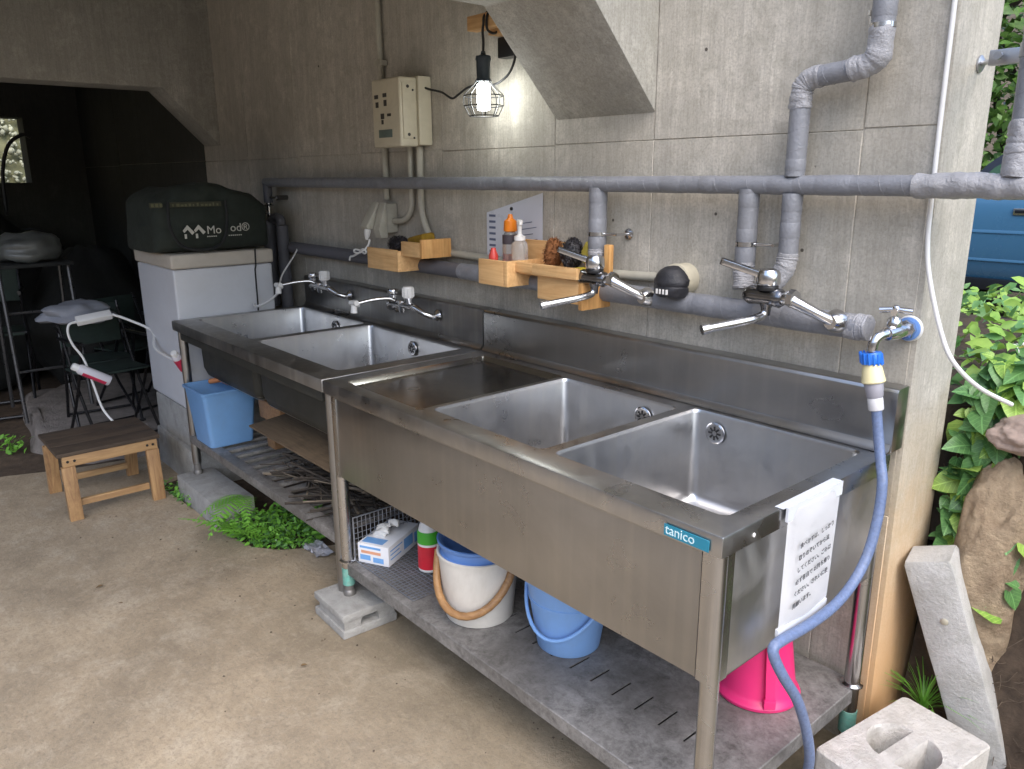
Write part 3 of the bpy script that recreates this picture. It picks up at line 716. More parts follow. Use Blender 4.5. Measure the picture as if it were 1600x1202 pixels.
b = B(); b.lathe([(0, 0), (.018, 0), (.018, .004), (.008, .010), (0, .011)], mat=Matrix.Translation((.0005, .135, 1.692))@Matrix.Rotation(R(90), 4, 'Y'), n=18)
b.cyl((.004, .135, 1.692), (.075, .045, 1.688), .0055, 10); b.box(.062, .15, .010, .024, 1.672, 1.702, .003)
b.lathe([(.0240, -.013), (.0262, -.013), (.0262, .013), (.0240, .013)], (.165, -.053, 1.687), 22); b.cyl((.085, -.002, 1.688), (.085, -.010, 1.688), .008, 8)
obj('pipe_bracket', b, M('galvanised', (.45, .46, .48), .4, .9, .15, 30), rr)
b = B(); b.tube(smoothpath([(-.016, -.008, 3.05), (-.010, -.008, 1.80), (-.006, -.008, 1.42), (-.0005, -.008, 1.30), (.018, -.010, 1.22), (.052, -.008, 1.12), (.082, .0, 1.06), (.12, .06, 1.0), (.16, .16, .95)], 6), .0052, 10)
tag(obj('cable', b, WHITEP), 'white cable running down the wall\'s end edge into the leaves', 'cable')

# ================================================================== TAPS
def mixer(loc, label):
    t = thing('mixer_tap', label, 'tap', loc, 'chrome lever mixer taps')
    L = Vector(loc)
    def W(*p): return [L+Vector(q) for q in p]
    b = B(); b.tube(W((-.056, .002, .0), (-.045, .0, .0), (-.03, 0, .0), (.02, 0, .0), (.036, 0, 0), (.045, .0, .0)), .017, 22, True, [.018, .023, .021, .021, .023, .018]); b.lathe([(0, -.045), (.011, -.045), (.012, -.028), (.016, -.018), (.016, 0), (0, 0)], L, 22); obj('body', b, CHROME_D, t)
    b = B(); b.lathe([(.0, .014), (.024, .016), (.0255, .02), (.0255, .026), (.0235, .029), (0, .03)], L, 26); obj('collar', b, BLACKP, t)
    b = B(); b.lathe([(0, .028), (.027, .029), (.029, .034), (.028, .056), (.024, .064), (.012, .067), (0, .067)], L, 28); obj('cartridge_cap', b, CHROME, t)
    ml = Matrix.Translation(L+Vector((-.012, -.010, .052)))@Matrix.Rotation(R(112), 4, 'Z')@Matrix.Rotation(R(16), 4, 'X')
    st_ = [(.011*math.sin(R(a)), .094+.011*math.cos(R(a))) for a in range(-90, 91, 18)]
    b = B(); b.prism([(-.014, 0)]+st_+[(.014, 0)], 'z', -.007, .007, .003, mat=ml); obj('lever', b, CHROME, t)
    b = B(); b.prism([(-.007, .03)]+[(x*.6, y) for x, y in st_]+[(.007, .03)], 'z', -.0085, -.0065, .0006, mat=ml); b.prism([(-.007, .03)]+[(x*.6, y) for x, y in st_]+[(.007, .03)], 'z', .0066, .0078, .0004, mat=ml); o = obj('lever_inset', b, BLACKP, t); o['kind'] = 'stuff'
    b = B(); b.tube(W((-.05, 0, 0), (-.062, .03, .006), (-.064, .062, .012), (-.064, .085, .02)), .012, 14); b.lathe([(.0, 0), (.014, 0), (.017, .004), (.017, .016), (.014, .02), (0, .02)], mat=Matrix.Translation(L+Vector((-.064, .035, .006)))@Matrix.Rotation(R(-90), 4, 'X'), n=6)
    obj('inlet', b, CHROME, t)
    b = B(); P = W((.045, 0, .0), (.062, -.002, .004), (.075, .0, -.004), (.118, .026, -.028), (.142, .045, -.042), (.146, .062, -.046))
    b.tube(P, .012, 16, True, [.015, .0185, .0155, .0125, .0135, .0135]); b.lathe([(.0, 0), (.022, 0), (.022, .015), (.0, .015)], mat=Matrix.Translation(L+Vector((.064, -.001, .003)))@Matrix.Rotation(R(90), 4, 'Y'), n=6)
    b.lathe([(0, 0), (.026, 0), (.028, .004), (.025, .018), (.016, .032), (0, .032)], mat=Matrix.Translation(L+Vector((.146, .070, -.046)))@Matrix.Rotation(R(90), 4, 'X'), n=26); obj('inlet', b, CHROME, t)
    b = B(); b.tube(smoothpath(W((-.0, 0, -.03), (-.003, -.010, -.046), (-.012, -.05, -.054), (-.034, -.10, -.062), (-.055, -.145, -.069)), 5), .0105, 14); b.xf(Matrix.Translation(L)@Matrix.Diagonal((1, 1, 1, 1))@Matrix.Translation(-L))
    P = W((-.052, -.142, -.068), (-.060, -.158, -.0715)); b.tube(P, .0125, 14); obj('spout', b, CHROME, t)
    return t
mixA = mixer((-.862, -.150, 1.172), 'chrome lever mixer tap beside the wooden rack with the scrubbers')
mixB = dup(mixA, (-.297, -.150, 1.180), R(-4), 'chrome lever mixer tap near the wall\'s end, under two grey pipes')

def twin_tap(loc, label):
    t = thing('two_handle_tap', label, 'tap', loc, 'old two-handle taps'); L = Vector(loc)
    def W(*p): return [L+Vector(q) for q in p]
    b = B(); b.tube(W((-.075, 0, 0), (.075, 0, 0)), .014, 16); b.lathe([(.0, -.03), (.012, -.03), (.016, -.015), (.016, .016), (0, .018)], L, 18); obj('body', b, CHROME, t)
    for s, big in ((-1, 0), (1, 1)):
        b = B(); b.cyl(L+Vector((s*.055, 0, .0)), L+Vector((s*.055, -.004, .035)), .012, 14); b.cyl(L+Vector((s*.055, -.004, .03)), L+Vector((s*.055, -.005, .037)), .018, 16); obj('spindle', b, CHROME, t)
        b = B(); prof = [(0, .034), (.020, .034), (.022, .04), (.0225, .072 if big else .052), (.019, .078 if big else .058), (0, .079 if big else .059)]
        b.lathe(prof, L+Vector((s*.055, -.005, 0)), 22)
        if big:
            for k in range(11):
                a = 2*PI*k/11; b.cyl(L+Vector((s*.055+.0215*math.cos(a), -.005+.0215*math.sin(a), .038)), L+Vector((s*.055+.0215*math.cos(a), -.005+.0215*math.sin(a), .072)), .0032, 6)
        obj('knob', b, WHITEP if big else CHROME, t)
        b = B(); P = W((s*.075, 0, 0), (s*.095, .002, -.004), (s*.13, .02, -.026), (s*.145, .04, -.034), (s*.147, .064, -.034))
        b.tube(P, .0105, 12, True, [.013, .014, .0105, .0115, .0115]); b.lathe([(0, 0), (.022, 0), (.024, .004), (.018, .011), (.012, .016), (0, .016)], mat=Matrix.Translation(L+Vector((s*.147, .0705, -.034)))@Matrix.Rotation(R(90), 4, 'X'), n=22); obj('inlet', b, CHROME, t)
    b = B(); b.tube(smoothpath(W((-.04, -.008, .012), (-.05, -.03, .022), (-.072, -.09, .020), (-.098, -.15, .008)), 5), .0075, 12); obj('spout', b, CHROME, t)
    b = B(); c = L+Vector((-.101, -.155, .004)); b.cyl(c+Vector((0, .014, .002)), c+Vector((0, -.004, 0)), .0135, 14); b.cyl(c+Vector((-.024, -.004, .005)), c+Vector((.022, -.004, .009)), .011, 14); b.cyl(c+Vector((0, -.004, .0)), c+Vector((0, -.006, -.032)), .012, 14, .0135)
    obj('splitter', b, WHITEP, t)
    return t
tw = twin_tap((-1.925, -.135, .968), 'old chrome tap with a ribbed white knob over the far sink\'s right basin')
dup(tw, (-2.615, -.135, .972), 0, 'old chrome tap with a ribbed white knob at the far sink\'s left end')
b = B(); b.tube(smoothpath([(-2.72, -.285, .985), (-2.82, -.22, 1.02), (-2.90, -.12, 1.09), (-2.935, -.07, 1.14)], 6), .004, 8); b.tube(smoothpath([(-2.72, -.29, .95), (-2.80, -.31, .90), (-2.90, -.33, .865), (-3.0, -.3, .862)], 6), .0055, 8)
tag(obj('thin_tube', b, WHITEP), 'thin white tube from the left old tap up to the lagged pipes', 'tube')

gt = thing('garden_tap', 'small chrome garden tap with a cross handle and blue-ringed flange by the hose', 'tap', (-.02, -.05, 1.12))
b = B(); b.lathe([(0, 0), (.028, 0), (.030, .004), (.027, .010), (.0, .010)], mat=Matrix.Translation((-.018, -.001, 1.123))@Matrix.Rotation(R(90), 4, 'X'), n=28); obj('flange', b, WHITEP, gt)
b = B(); b.lathe([(.0, .010), (.0265, .010), (.0265, .016), (.022, .018), (0, .018)], mat=Matrix.Translation((-.018, -.001, 1.123))@Matrix.Rotation(R(90), 4, 'X'), n=26); obj('flange_ring', b, BLUE_D, gt)
b = B(); b.lathe([(0, .016), (.0215, .016), (.0225, .02), (.0215, .034), (0, .036)], mat=Matrix.Translation((-.018, -.001, 1.123))@Matrix.Rotation(R(90), 4, 'X'), n=8); b.tube([(-.018, -.02, 1.123), (-.020, -.045, 1.123), (-.024, -.075, 1.123), (-.028, -.10, 1.121)], .015, 18, True, [.016, .0165, .0195, .0155])
b.tube(smoothpath([(-.028, -.098, 1.122), (-.035, -.118, 1.118), (-.040, -.129, 1.105), (-.0415, -.131, 1.085)], 5), .0115, 16); b.lathe([(.0, 0), (.016, 0), (.0165, .012), (.011, .02), (.0, .02)], (-.024, -.075, 1.137), 8); b.cyl((-.024, -.075, 1.155), (-.024, -.075, 1.170), .005, 10)
obj('body', b, CHROME, gt)
b = B(); b.tube([(-.055, -.085, 1.170), (-.024, -.075, 1.174), (.008, -.064, 1.171)], .006, 12, True, [.0075, .006, .0075]); b.tube([(-.034, -.046, 1.170), (-.024, -.075, 1.174), (-.015, -.104, 1.171)], .006, 12, True, [.0075, .006, .0075]); b.sphere((-.024, -.075, 1.175), .009); obj('cross_handle', b, CHROME, gt)
hs = thing('garden_hose', 'blue braided garden hose hanging from the tap and looping round the sink\'s end', 'hose', (.0, -.14, .9))
A0 = Vector((-.043, -.131, 1.082)); A1 = Vector((-.018, -.128, .955)); ax = A1-A0
def seg(name, f0, f1, ra, rb, mat, ribs=0):
    b = B(); b.tube([A0+ax*f0, A0+ax*(f0+.02), A0+ax*(f1-.02), A0+ax*f1], ra, 22, True, [ra*.93, ra, rb, rb*.93])
    if ribs:
        for k in range(ribs):
            a = 2*PI*k/ribs; b.cyl(A0+ax*f0+Vector((ra*math.cos(a), ra*math.sin(a), 0)), A0+ax*f1+Vector((rb*math.cos(a), rb*math.sin(a), 0)), .0022, 6)
    obj(name, b, mat, hs)
seg('connector_nut', 0, .19, .0225, .0225, M('bright_blue_plastic', lin((40, 110, 205)), .35, 0, .06), 14)
seg('connector_collar', .19, .52, .0195, .0255, M('cream_plastic', lin((226, 214, 168)), .4, 0, .06))
seg('connector_sleeve', .52, .78, .0205, .0175, M('grey_plastic', lin((150, 148, 156)), .4, 0, .06))
seg('connector_end', .78, 1.0, .0165, .0165, M('pale_grey_plastic', lin((205, 204, 206)), .4, 0, .06))
b = B(); b.tube(smoothpath([A1+Vector((-.001, 0, .01)), (-.006, -.130, .90), (.010, -.140, .845), (.026, -.155, .80), (.032, -.17, .73), (.033, -.20, .65), (.031, -.25, .597), (.030, -.33, .568), (.028, -.43, .562), (.022, -.52, .562), (.020, -.548, .556), (.024, -.549, .535), (.036, -.53, .49), (.047, -.485, .42), (.05, -.44, .33), (.048, -.405, .24), (.03, -.37, .15), (.015, -.34, .06), (.02, -.28, .018), (.1, -.2, .015), (.3, -.18, .015)], 8), .0112, 16)
obj('hose', b, HOSE, hs)

# ================================================================== WALL FIXTURES
bx = thing('breaker_box', 'cream switch box on the wall left of the lamp, its side facing the sinks', 'switch box', (-2.0, -.06, 1.70))
b = B(); b.box(-2.075, -1.865, -.062, -.003, 1.578, 1.826, .006); obj('back_box', b, IVORY, bx)
b = B(); b.box(-2.068, -1.872, -.142, -.0635, 1.572, 1.820, .010, 3); cov = obj('cover', b, IVORY, bx)
b = B(); b.box(-1.8722, -1.866, -.132, -.075, 1.60, 1.80, .002); obj('side_flange', b, IVORY, cov)
DARKP = M('dark_print', (.05, .045, .04), .6)
b = B()
for (x, z, w, h) in ((-2.034, 1.757, .026, .014), (-1.974, 1.760, .026, .014), (-2.030, 1.728, .02, .02), (-1.972, 1.732, .02, .022), (-1.995, 1.685, .024, .020), (-1.948, 1.688, .026, .010), (-1.996, 1.664, .014, .016)):
    b.box(x-w/2, x+w/2, -.1432, -.1415, z-h/2, z+h/2)
o = obj('printed_mark', b, DARKP, cov); o['kind'] = 'stuff'
b = B(); b.box(-2.025, -1.93, -.1434, -.1415, 1.607, 1.636, .001); obj('rating_plate', b, M('plate_green', (.13, .17, .15), .4), cov)
for z in (1.785, 1.615):
    b = B(); b.cyl((-1.866, -.11, z), (-1.863, -.11, z), .006, 10); b.cyl((-1.866, -.088, z-.012), (-1.863, -.088, z-.012), .004, 8); obj('screw', b, CHROME_D, cov)
cd = thing('conduit', 'grey conduit pipes below the switch box, one sweeping right to a round box', 'conduit', (-1.9, -.02, 1.4))
b = B(); b.cyl((-2.198, -.019, 2.42), (-2.19, -.019, 1.37), .0125, 14); obj('straight_conduit', b, IVORY2, cd)
b = B(); b.box(-2.22, -2.165, -.034, -.003, 1.895, 1.915, .003); obj('saddle_clip', b, IVORY2, cd)
b = B(); b.tube(smoothpath([(-1.998, -.020, 1.575), (-2.0, -.020, 1.40), (-2.004, -.020, 1.345), (-2.03, -.022, 1.305), (-2.075, -.022, 1.286), (-2.14, -.022, 1.284)], 6), .0125, 14); obj('bent_conduit', b, IVORY2, cd)
b = B(); b.tube(smoothpath([(-1.93, -.020, 1.575), (-1.935, -.020, 1.40), (-1.93, -.020, 1.33), (-1.905, -.020, 1.265), (-1.86, -.020, 1.215), (-1.79, -.020, 1.185), (-1.70, -.020, 1.176), (-1.3, -.020, 1.170), (-1.0, -.020, 1.168), (-.715, -.020, 1.176)], 7), .0135, 14); obj('swept_conduit', b, IVORY2, cd)
b = B(); b.lathe([(0, .052), (.040, .052), (.044, .048), (.045, .0), (0, 0)], mat=Matrix.Translation((-.645, -.002, 1.178))@Matrix.Rotation(R(90), 4, 'X'), n=32)
b.lathe([(.041, .0525), (.046, .051), (.046, .044), (.041, .044)], mat=Matrix.Translation((-.645, -.002, 1.178))@Matrix.Rotation(R(90), 4, 'X'), n=32); obj('round_box', b, IVORY, cd)
ob = thing('outlet_box', 'grey socket box with a hinged rain cover above the left wooden rack', 'socket', (-2.17, -.03, 1.27))
b = B(); b.box(-2.235, -2.135, -.055, -.003, 1.235, 1.355, .006); obj('back_box', b, IVORY2, ob)
b = B(); b.prism([(-.057, 1.358), (-.066, 1.358), (-.125, 1.262), (-.118, 1.25), (-.057, 1.25)], 'x', -2.24, -2.185, .004); obj('rain_cover', b, IVORY2, ob)
b = B(); b.prism([(-.057, 1.358), (-.066, 1.358), (-.10, 1.25), (-.09, 1.215), (-.057, 1.215)], 'x', -2.178, -2.13, .004); obj('rain_cover', b, IVORY2, ob)
pc = thing('power_plug', 'white plug hanging from the socket box on a knotted white lead', 'plug', (-2.22, -.1, 1.2))
b = B(); b.lathe([(0, 0), (.012, 0), (.014, .01), (.011, .03), (.006, .045), (0, .046)], mat=Matrix.Translation((-2.195, -.115, 1.252))@Matrix.Rotation(R(195), 4, 'Y'), n=14); obj('plug', b, WHITEP, pc)
b = B(); b.tube(smoothpath([(-2.183, -.115, 1.21), (-2.19, -.12, 1.185), (-2.215, -.13, 1.162), (-2.245, -.14, 1.150), (-2.275, -.14, 1.155), (-2.28, -.13, 1.163), (-2.25, -.125, 1.160), (-2.215, -.125, 1.150), (-2.20, -.125, 1.158), (-2.22, -.13, 1.168), (-2.27, -.12, 1.148), (-2.33, -.115, 1.130), (-2.352, -.115, 1.126), (-2.362, -.115, 1.11)], 5), .0042, 8); obj('lead', b, WHITEP, pc)

# wooden racks on the wall
def rack_block(parent, x0, x1, y0, y1, z0, z1, mat=WOODL, name='block'):
    b = B(); b.box(x0, x1, y0, y1, z0, z1, .0025, 2); return obj(name, b, mat, parent)
ra = thing('wooden_rack', 'small pale timber rack on the pipe left, holding dark and yellow scrubbers', 'rack', (-1.95, -.1, 1.15), 'timber racks on the wall')
rack_block(ra, -2.095, -1.885, -.182, -.168, 1.105, 1.188, name='front_board'); rack_block(ra, -1.8845, -1.868, -.182, -.035, 1.105, 1.185, name='end_board')
rack_block(ra, -1.867, -1.74, -.166, -.150, 1.168, 1.222, name='front_slat'); rack_block(ra, -1.7395, -1.726, -.166, -.03, 1.165, 1.235, WOODL_Z, 'end_board')
rack_block(ra, -2.09, -1.742, -.149, -.035, 1.163, 1.1675, name='base_board'); rack_block(ra, -2.09, -1.742, -.0345, -.022, 1.163, 1.215, name='back_board')
rb = thing('wooden_rack', 'long pale timber rack between the notice and the left mixer tap, holding bottles and scrubbers', 'rack', (-1.1, -.1, 1.15), 'timber racks on the wall')
rack_block(rb, -1.365, -1.235, -.185, -.170, 1.112, 1.195, name='front_board'); rack_block(rb, -1.2345, -1.216, -.185, -.035, 1.112, 1.195, name='end_board')
rack_block(rb, -1.2155, -1.105, -.150, -.136, 1.160, 1.192, name='front_slat'); rack_block(rb, -1.1, -.905, -.182, -.166, 1.164, 1.198, name='front_slat')
rack_block(rb, -1.095, -.915, -.163, -.148, 1.088, 1.160, name='front_board'); rack_block(rb, -.9145, -.897, -.163, -.04, 1.072, 1.160, WOODL_Z, 'end_board')
rack_block(rb, -.8965, -.875, -.075, -.055, 1.175, 1.262, WOODL_Z, 'upright'); rack_block(rb, -1.36, -.9, -.1355, -.04, 1.153, 1.1585, name='base_board'); rack_block(rb, -1.36, -1.105, -.038, -.024, 1.153, 1.255, name='back_board')
# bottles and scrubbers
bt = thing('orange_bottle', 'clear bottle with an orange cap and orange liquid in the long rack', 'bottle', (-1.315, -.085, 1.16), 'bottles in the timber rack')
CLEARP = M('clear_plastic', (.86, .84, .80), .12, 0, .03, 6, trans=.75); ORANGE = M('orange_plastic', lin((226, 128, 30)), .35, 0, .06)
LIQ = M('orange_liquid', lin((200, 90, 50)), .15, 0, .06, trans=.35)
b = B(); b.lathe([(0, 0), (.024, 0), (.027, .004), (.027, .095), (.022, .115), (.013, .128), (0, .128)], (-1.315, -.085, 1.1588), 26); obj('body', b, CLEARP, bt)
b = B(); b.lathe([(0, .002), (.0255, .002), (.0255, .05), (0, .05)], (-1.315, -.085, 1.1588), 22); obj('liquid', b, LIQ, bt)
b = B(); b.lathe([(0, .124), (.022, .124), (.023, .13), (.021, .158), (.010, .166), (.007, .18), (0, .18)], (-1.315, -.085, 1.1588), 24); obj('cap', b, ORANGE, bt)
b = B(); b.lathe([(.0272, .082), (.0274, .082), (.0274, .112), (.0242, .113)], (-1.315, -.085, 1.1588), 26); obj('label_band', b, M('label_dark', (.06, .05, .06), .4), bt)
pb = thing('pump_bottle', 'clear pump soap bottle with a white pump head, right of the orange-capped bottle', 'bottle', (-1.255, -.10, 1.16), 'bottles in the timber rack')
b = B(); b.lathe([(0, 0), (.025, 0), (.028, .004), (.028, .08), (.024, .092), (.012, .10), (0, .10)], (-1.250, -.100, 1.1588), 26); obj('body', b, CLEARP, pb)
b = B(); b.lathe([(0, .002), (.0262, .002), (.0262, .035), (0, .035)], (-1.250, -.100, 1.1588), 22); obj('liquid', b, M('brown_soap', lin((176, 96, 60)), .2, 0, .05, trans=.2), pb)
b = B(); b.lathe([(0, .098), (.019, .098), (.019, .112), (.012, .114), (.007, .118), (.007, .150), (.010, .150), (.010, .164), (0, .166)], (-1.250, -.100, 1.1588), 20)
b.tube([(-1.250, -.10, 1.318), (-1.235, -.112, 1.320), (-1.222, -.122, 1.316), (-1.219, -.124, 1.308)], .005, 10); obj('pump_head', b, WHITEP, pb)
b = B(); b.lathe([(0, 0), (.012, 0), (.016, .006), (.016, .045), (.01, .06), (.008, .07), (0, .07)], (-1.345, -.135, 1.1588), 16)
tag(obj('red_bottle', b, M('red_plastic', lin((206, 70, 60)), .35, 0, .06)), 'little red bottle at the left end of the long rack', 'bottle', 'bottles in the timber rack')
def fuzz(name, c, r, sc, mat, nf, ln, label, cat, w=.0016, seed=3):
    rnd = random.Random(seed); b = B(); b.sphere(c, r*.86, 16, 10, sc); b.noise(r*.12, 40, seed)
    for i in range(nf):
        d = Vector((rnd.gauss(0, 1), rnd.gauss(0, 1), rnd.gauss(0, 1))).normalized(); p = Vector(c)+Vector((d.x*sc[0], d.y*sc[1], d.z*sc[2]))*r*.8
        e = p+(d+Vector((rnd.gauss(0, .5), rnd.gauss(0, .5), rnd.gauss(0, .5)))).normalized()*ln; s = d.cross(Vector((rnd.random(), rnd.random(), 1))).normalized()*w
        m = (p+e)/2+s*2; b.face([p-s, p+s, m+s, m-s]); b.face([m-s, m+s, e])
    return tag(obj(name, b, mat), label, cat)
BRIST = M('brown_bristle', lin((128, 82, 46)), .85, 0, .45, 60); MESHK = M('black_mesh', (.022, .02, .024), .55, 0, .7, 90)
fuzz('scrubbing_brush', (-1.105, -.085, 1.223), .05, (.72, .6, 1.12), BRIST, 520, .014, 'round brown bristle scrubber standing in the long rack', 'scrubber')
fuzz('black_scourer', (-1.020, -.085, 1.228), .052, (.78, .7, 1.05), MESHK, 520, .011, 'ball of black mesh scourer right of the brown scrubber', 'scourer', .0028, 5)
b = B(); b.box(-.99, -.925, -.125, -.06, 1.162, 1.188, .006, 3); b.noise(.004, 40); b.xf(Matrix.Identity(4)); SP = M('yellow_sponge', lin((176, 158, 34)), .9, 0, .25, 40, bump=.6, bscale=200)
tag(obj('yellow_sponge', b, SP), 'yellow green sponge squeezed between the black scourer and the tap', 'sponge')
b = B(); b.box(-.035, .035, -.022, .022, -.03, .03, .008, 3, mat=Matrix.Translation((-.955, -.06, 1.225))@Matrix.Rotation(R(35), 4, 'Y')); b.noise(.005, 40)
tag(obj('green_sponge', b, M('olive_sponge', lin((150, 136, 52)), .9, 0, .3, 40, bump=.6, bscale=200)), 'olive sponge leaning up behind the black scourer', 'sponge')
fuzz('dark_scourer', (-2.00, -.09, 1.20), .05, (1.4, .7, .62), MESHK, 420, .014, 'flat dark scourer in the small left rack', 'scourer', .003, 8)
b = B(); b.box(-.055, .055, -.03, .03, -.022, .022, .010, 3, mat=Matrix.Translation((-1.83, -.095, 1.222))@Matrix.Rotation(R(-14), 4, 'Y')); b.noise(.006, 30)
tag(obj('mustard_sponge', b, M('mustard_sponge', lin((134, 104, 22)), .9, 0, .35, 40, bump=.6, bscale=200)), 'mustard sponge lying on the dark scourer in the left rack', 'sponge')
# papers on the wall
wp = thing('wall_notice', 'printed paper in a clear sleeve pinned to the wall behind the bottles', 'notice', (-1.39, -.004, 1.28))
b = B(); b.box(-1.54, -1.243, -.0045, -.003, 1.172, 1.39, .0003, 1)
for v in b.bm.verts:
    if v.co.z > 1.3: v.co.z += (v.co.x+1.54)*.06-.055*(1-(v.co.x+1.54)/.3)
    else: v.co.z += (v.co.x+1.54)*.12
obj('sheet', b, M('bluish_paper', (.62, .64, .70), .3, 0, .04, 4), wp)
GREYI = M('grey_ink', (.12, .14, .22), .7)
b = B()
for k in range(7): b.box(-1.525, -1.49, -.0056, -.0046, 1.195+k*.021, 1.203+k*.021)
obj('print_mark', b, GREYI, wp)
b = B()
for k in range(4): b.box(-1.40, -1.27-.02*(k % 2), -.0056, -.0046, 1.243+k*.02, 1.2455+k*.02, mat=Matrix.Translation((0, 0, .0))@Matrix.Translation((-1.34, 0, 1.27))@Matrix.Rotation(R(-8), 4, 'Y')@Matrix.Translation((1.34, 0, -1.27)))
obj('print_line', b, GREYI, wp)
b = B(); b.cyl((-1.40, -.009, 1.352), (-1.40, -.004, 1.352), .006, 10); obj('drawing_pin', b, BLACKP, wp)

# black bundled cloth cap on the conduit box
b = B(); b.loops([[(-.622+.052*math.cos(t)*f+.018*g, -.098+.042*math.sin(t)*f, 1.140+zz*.95) for t in [2*PI*k/20 for k in range(20)]] for f, zz, g in ((.80, 0, 0), (.98, .012, 0), (1.0, .028, .003), (.93, .032, .003), (.99, .036, .002), (1.0, .047, 0), (.90, .055, 0), (.88, .060, -.004), (.7, .074, -.008), (.4, .084, -.012), (.1, .087, -.014))], True, True)
b.noise(.004, 45, 4); cp = tag(obj('mesh_hat', b, M('black_mesh_cloth', (.016, .016, .02), .5, 0, .4, 40, bump=.5, bscale=160)), 'black mesh hat hung on the pale conduit beside the round box', 'hat')
b = B()
for k in range(4): b.box(-.640+k*.011, -.636+k*.011, -.1425, -.137, 1.150, 1.163)
obj('white_stitch', b, WHITEP, cp)

# caged lamp hung from a timber bracket
lp = thing('cage_lamp', 'lit bulb in a black wire cage lamp hanging from a wooden block by its cable', 'lamp', (-1.404, -.12, 1.9))
LC = Vector((-1.404, -.12, 0))
b = B(); b.lathe([(0, 1.852), (.007, 1.852), (.009, 1.842), (.024, 1.838), (.026, 1.828), (.0235, 1.822), (.022, 1.772), (.025, 1.765), (.022, 1.760), (0, 1.760)], LC, 24); obj('socket', b, M('slate_plastic', (.035, .05, .065), .4, 0, .2, 20), lp)
bm_ = M('lit_bulb', (1, 1, 1)); em = bm_.node_tree.nodes['Principled BSDF']; em.inputs['Emission Color'].default_value = (.96, 1, .97, 1); em.inputs['Emission Strength'].default_value = 20
b = B(); b.lathe([(0, 1.672), (.018, 1.672), (.021, 1.676), (.021, 1.748), (.018, 1.752), (0, 1.752)], LC, 22); obj('bulb', b, bm_, lp)
b = B(); b.lathe([(0.0, 1.753), (.014, 1.753), (.015, 1.764), (0, 1.764)], LC, 16); obj('bulb_base', b, WHITEP, lp)
b = B(); prof = [(.022, 1.764), (.03, 1.752), (.062, 1.722), (.066, 1.712), (.066, 1.688), (.062, 1.682), (.050, 1.658), (.047, 1.654)]
for k in range(8):
    a = 2*PI*k/8+.2; b.tube([LC+Vector((r*math.cos(a), r*math.sin(a), z)) for r, z in prof], .0017, 6)
for r, z in ((.026, 1.762), (.066, 1.716), (.064, 1.685), (.048, 1.654)):
    b.tube([LC+Vector((r*math.cos(2*PI*k/28), r*math.sin(2*PI*k/28), z)) for k in range(29)], .0019, 6)
obj('wire_cage', b, BLACKP, lp)
b = B(); b.tube(smoothpath([(-1.404, -.12, 1.85), (-1.402, -.12, 1.88), (-1.395, -.128, 1.91), (-1.388, -.130, 1.93), (-1.385, -.128, 1.955), (-1.383, -.10, 1.975), (-1.38, -.075, 1.962), (-1.378, -.075, 1.92), (-1.375, -.10, 1.905), (-1.370, -.13, 1.915), (-1.366, -.13, 1.955), (-1.360, -.10, 1.978), (-1.355, -.07, 1.96), (-1.352, -.07, 1.915), (-1.33, -.05, 1.90)], 5), .0042, 8)
b.tube(smoothpath([(-1.325, -.05, 1.845), (-1.325, -.055, 1.82), (-1.345, -.06, 1.785), (-1.385, -.065, 1.762), (-1.44, -.06, 1.756), (-1.52, -.04, 1.765), (-1.60, -.03, 1.765), (-1.66, -.03, 1.745), (-1.70, -.03, 1.735), (-1.76, -.03, 1.760), (-1.83, -.03, 1.775), (-1.87, -.03, 1.785)], 6), .0040, 8); obj('cable', b, BLACKR, lp)
wk = thing('timber_bracket', 'short block of bare timber jutting from the wall above the lamp', 'bracket', (-1.39, -.07, 1.92))
b = B(); b.box(-1.476, -1.31, -.128, -.086, 1.920, 1.964, .002); obj('arm', b, WOODL, wk); b = B(); b.box(-1.42, -1.29, -.0855, -.003, 1.905, 1.955, .002); obj('wall_block', b, WOODL, wk)
b = B(); b.box(-1.418, -1.295, -.048, -.004, 1.838, 1.902, .004); tag(obj('black_adapter', b, BLACKP), 'black square adapter box fixed below the timber bracket', 'adapter')

# ================================================================== UNDER THE NEAR SINK
ZS = .2092
wbk = thing('white_bucket', 'white bucket with a tan carrying grip and a blue basin inside, on the lower shelf', 'bucket', (-.93, -.545, ZS), 'buckets on the lower shelf')
b = B(); b.lathe([(0, .004), (.093, .004), (.098, 0), (.101, .004), (.118, .198), (.122, .199), (.1225, .206), (.119, .208), (.114, .204), (.098, .012), (0, .010)], (-.93, -.545, ZS), 48); obj('pail', b, WHITE_D, wbk)
b = B(); hp = [(-.93+.124*math.cos(t), -.545+.124*math.sin(t)) for t in [R(a) for a in range(215, 376, 10)]]
P = []
for i, (x, y) in enumerate(hp):
    f = i/(len(hp)-1); P.append((x, y, ZS+.185-.135*math.sin(f*PI)**.75))
b.tube(P, .0115, 12); obj('carrying_grip', b, HANDLE_M, wbk)
bb = thing('blue_basin', 'blue plastic basin nested in the white bucket', 'basin', (-.925, -.545, ZS+.13), None)
b = B(); b.lathe([(0, .06), (.09, .06), (.096, .10), (.104, .135), (.113, .14), (.113, .146), (.108, .150), (.108, .172), (.119, .18), (.121, .188), (.117, .190), (.105, .182), (.098, .12), (.0, .09)], (-.93, -.545, ZS+.055), 44); obj('bowl', b, BLUE_D, bb)
bl = thing('blue_bucket', 'light blue plastic bucket with its handle folded down, in the middle of the lower shelf', 'bucket', (-.64, -.455, ZS), 'buckets on the lower shelf')
c = (-.642, -.458, ZS)
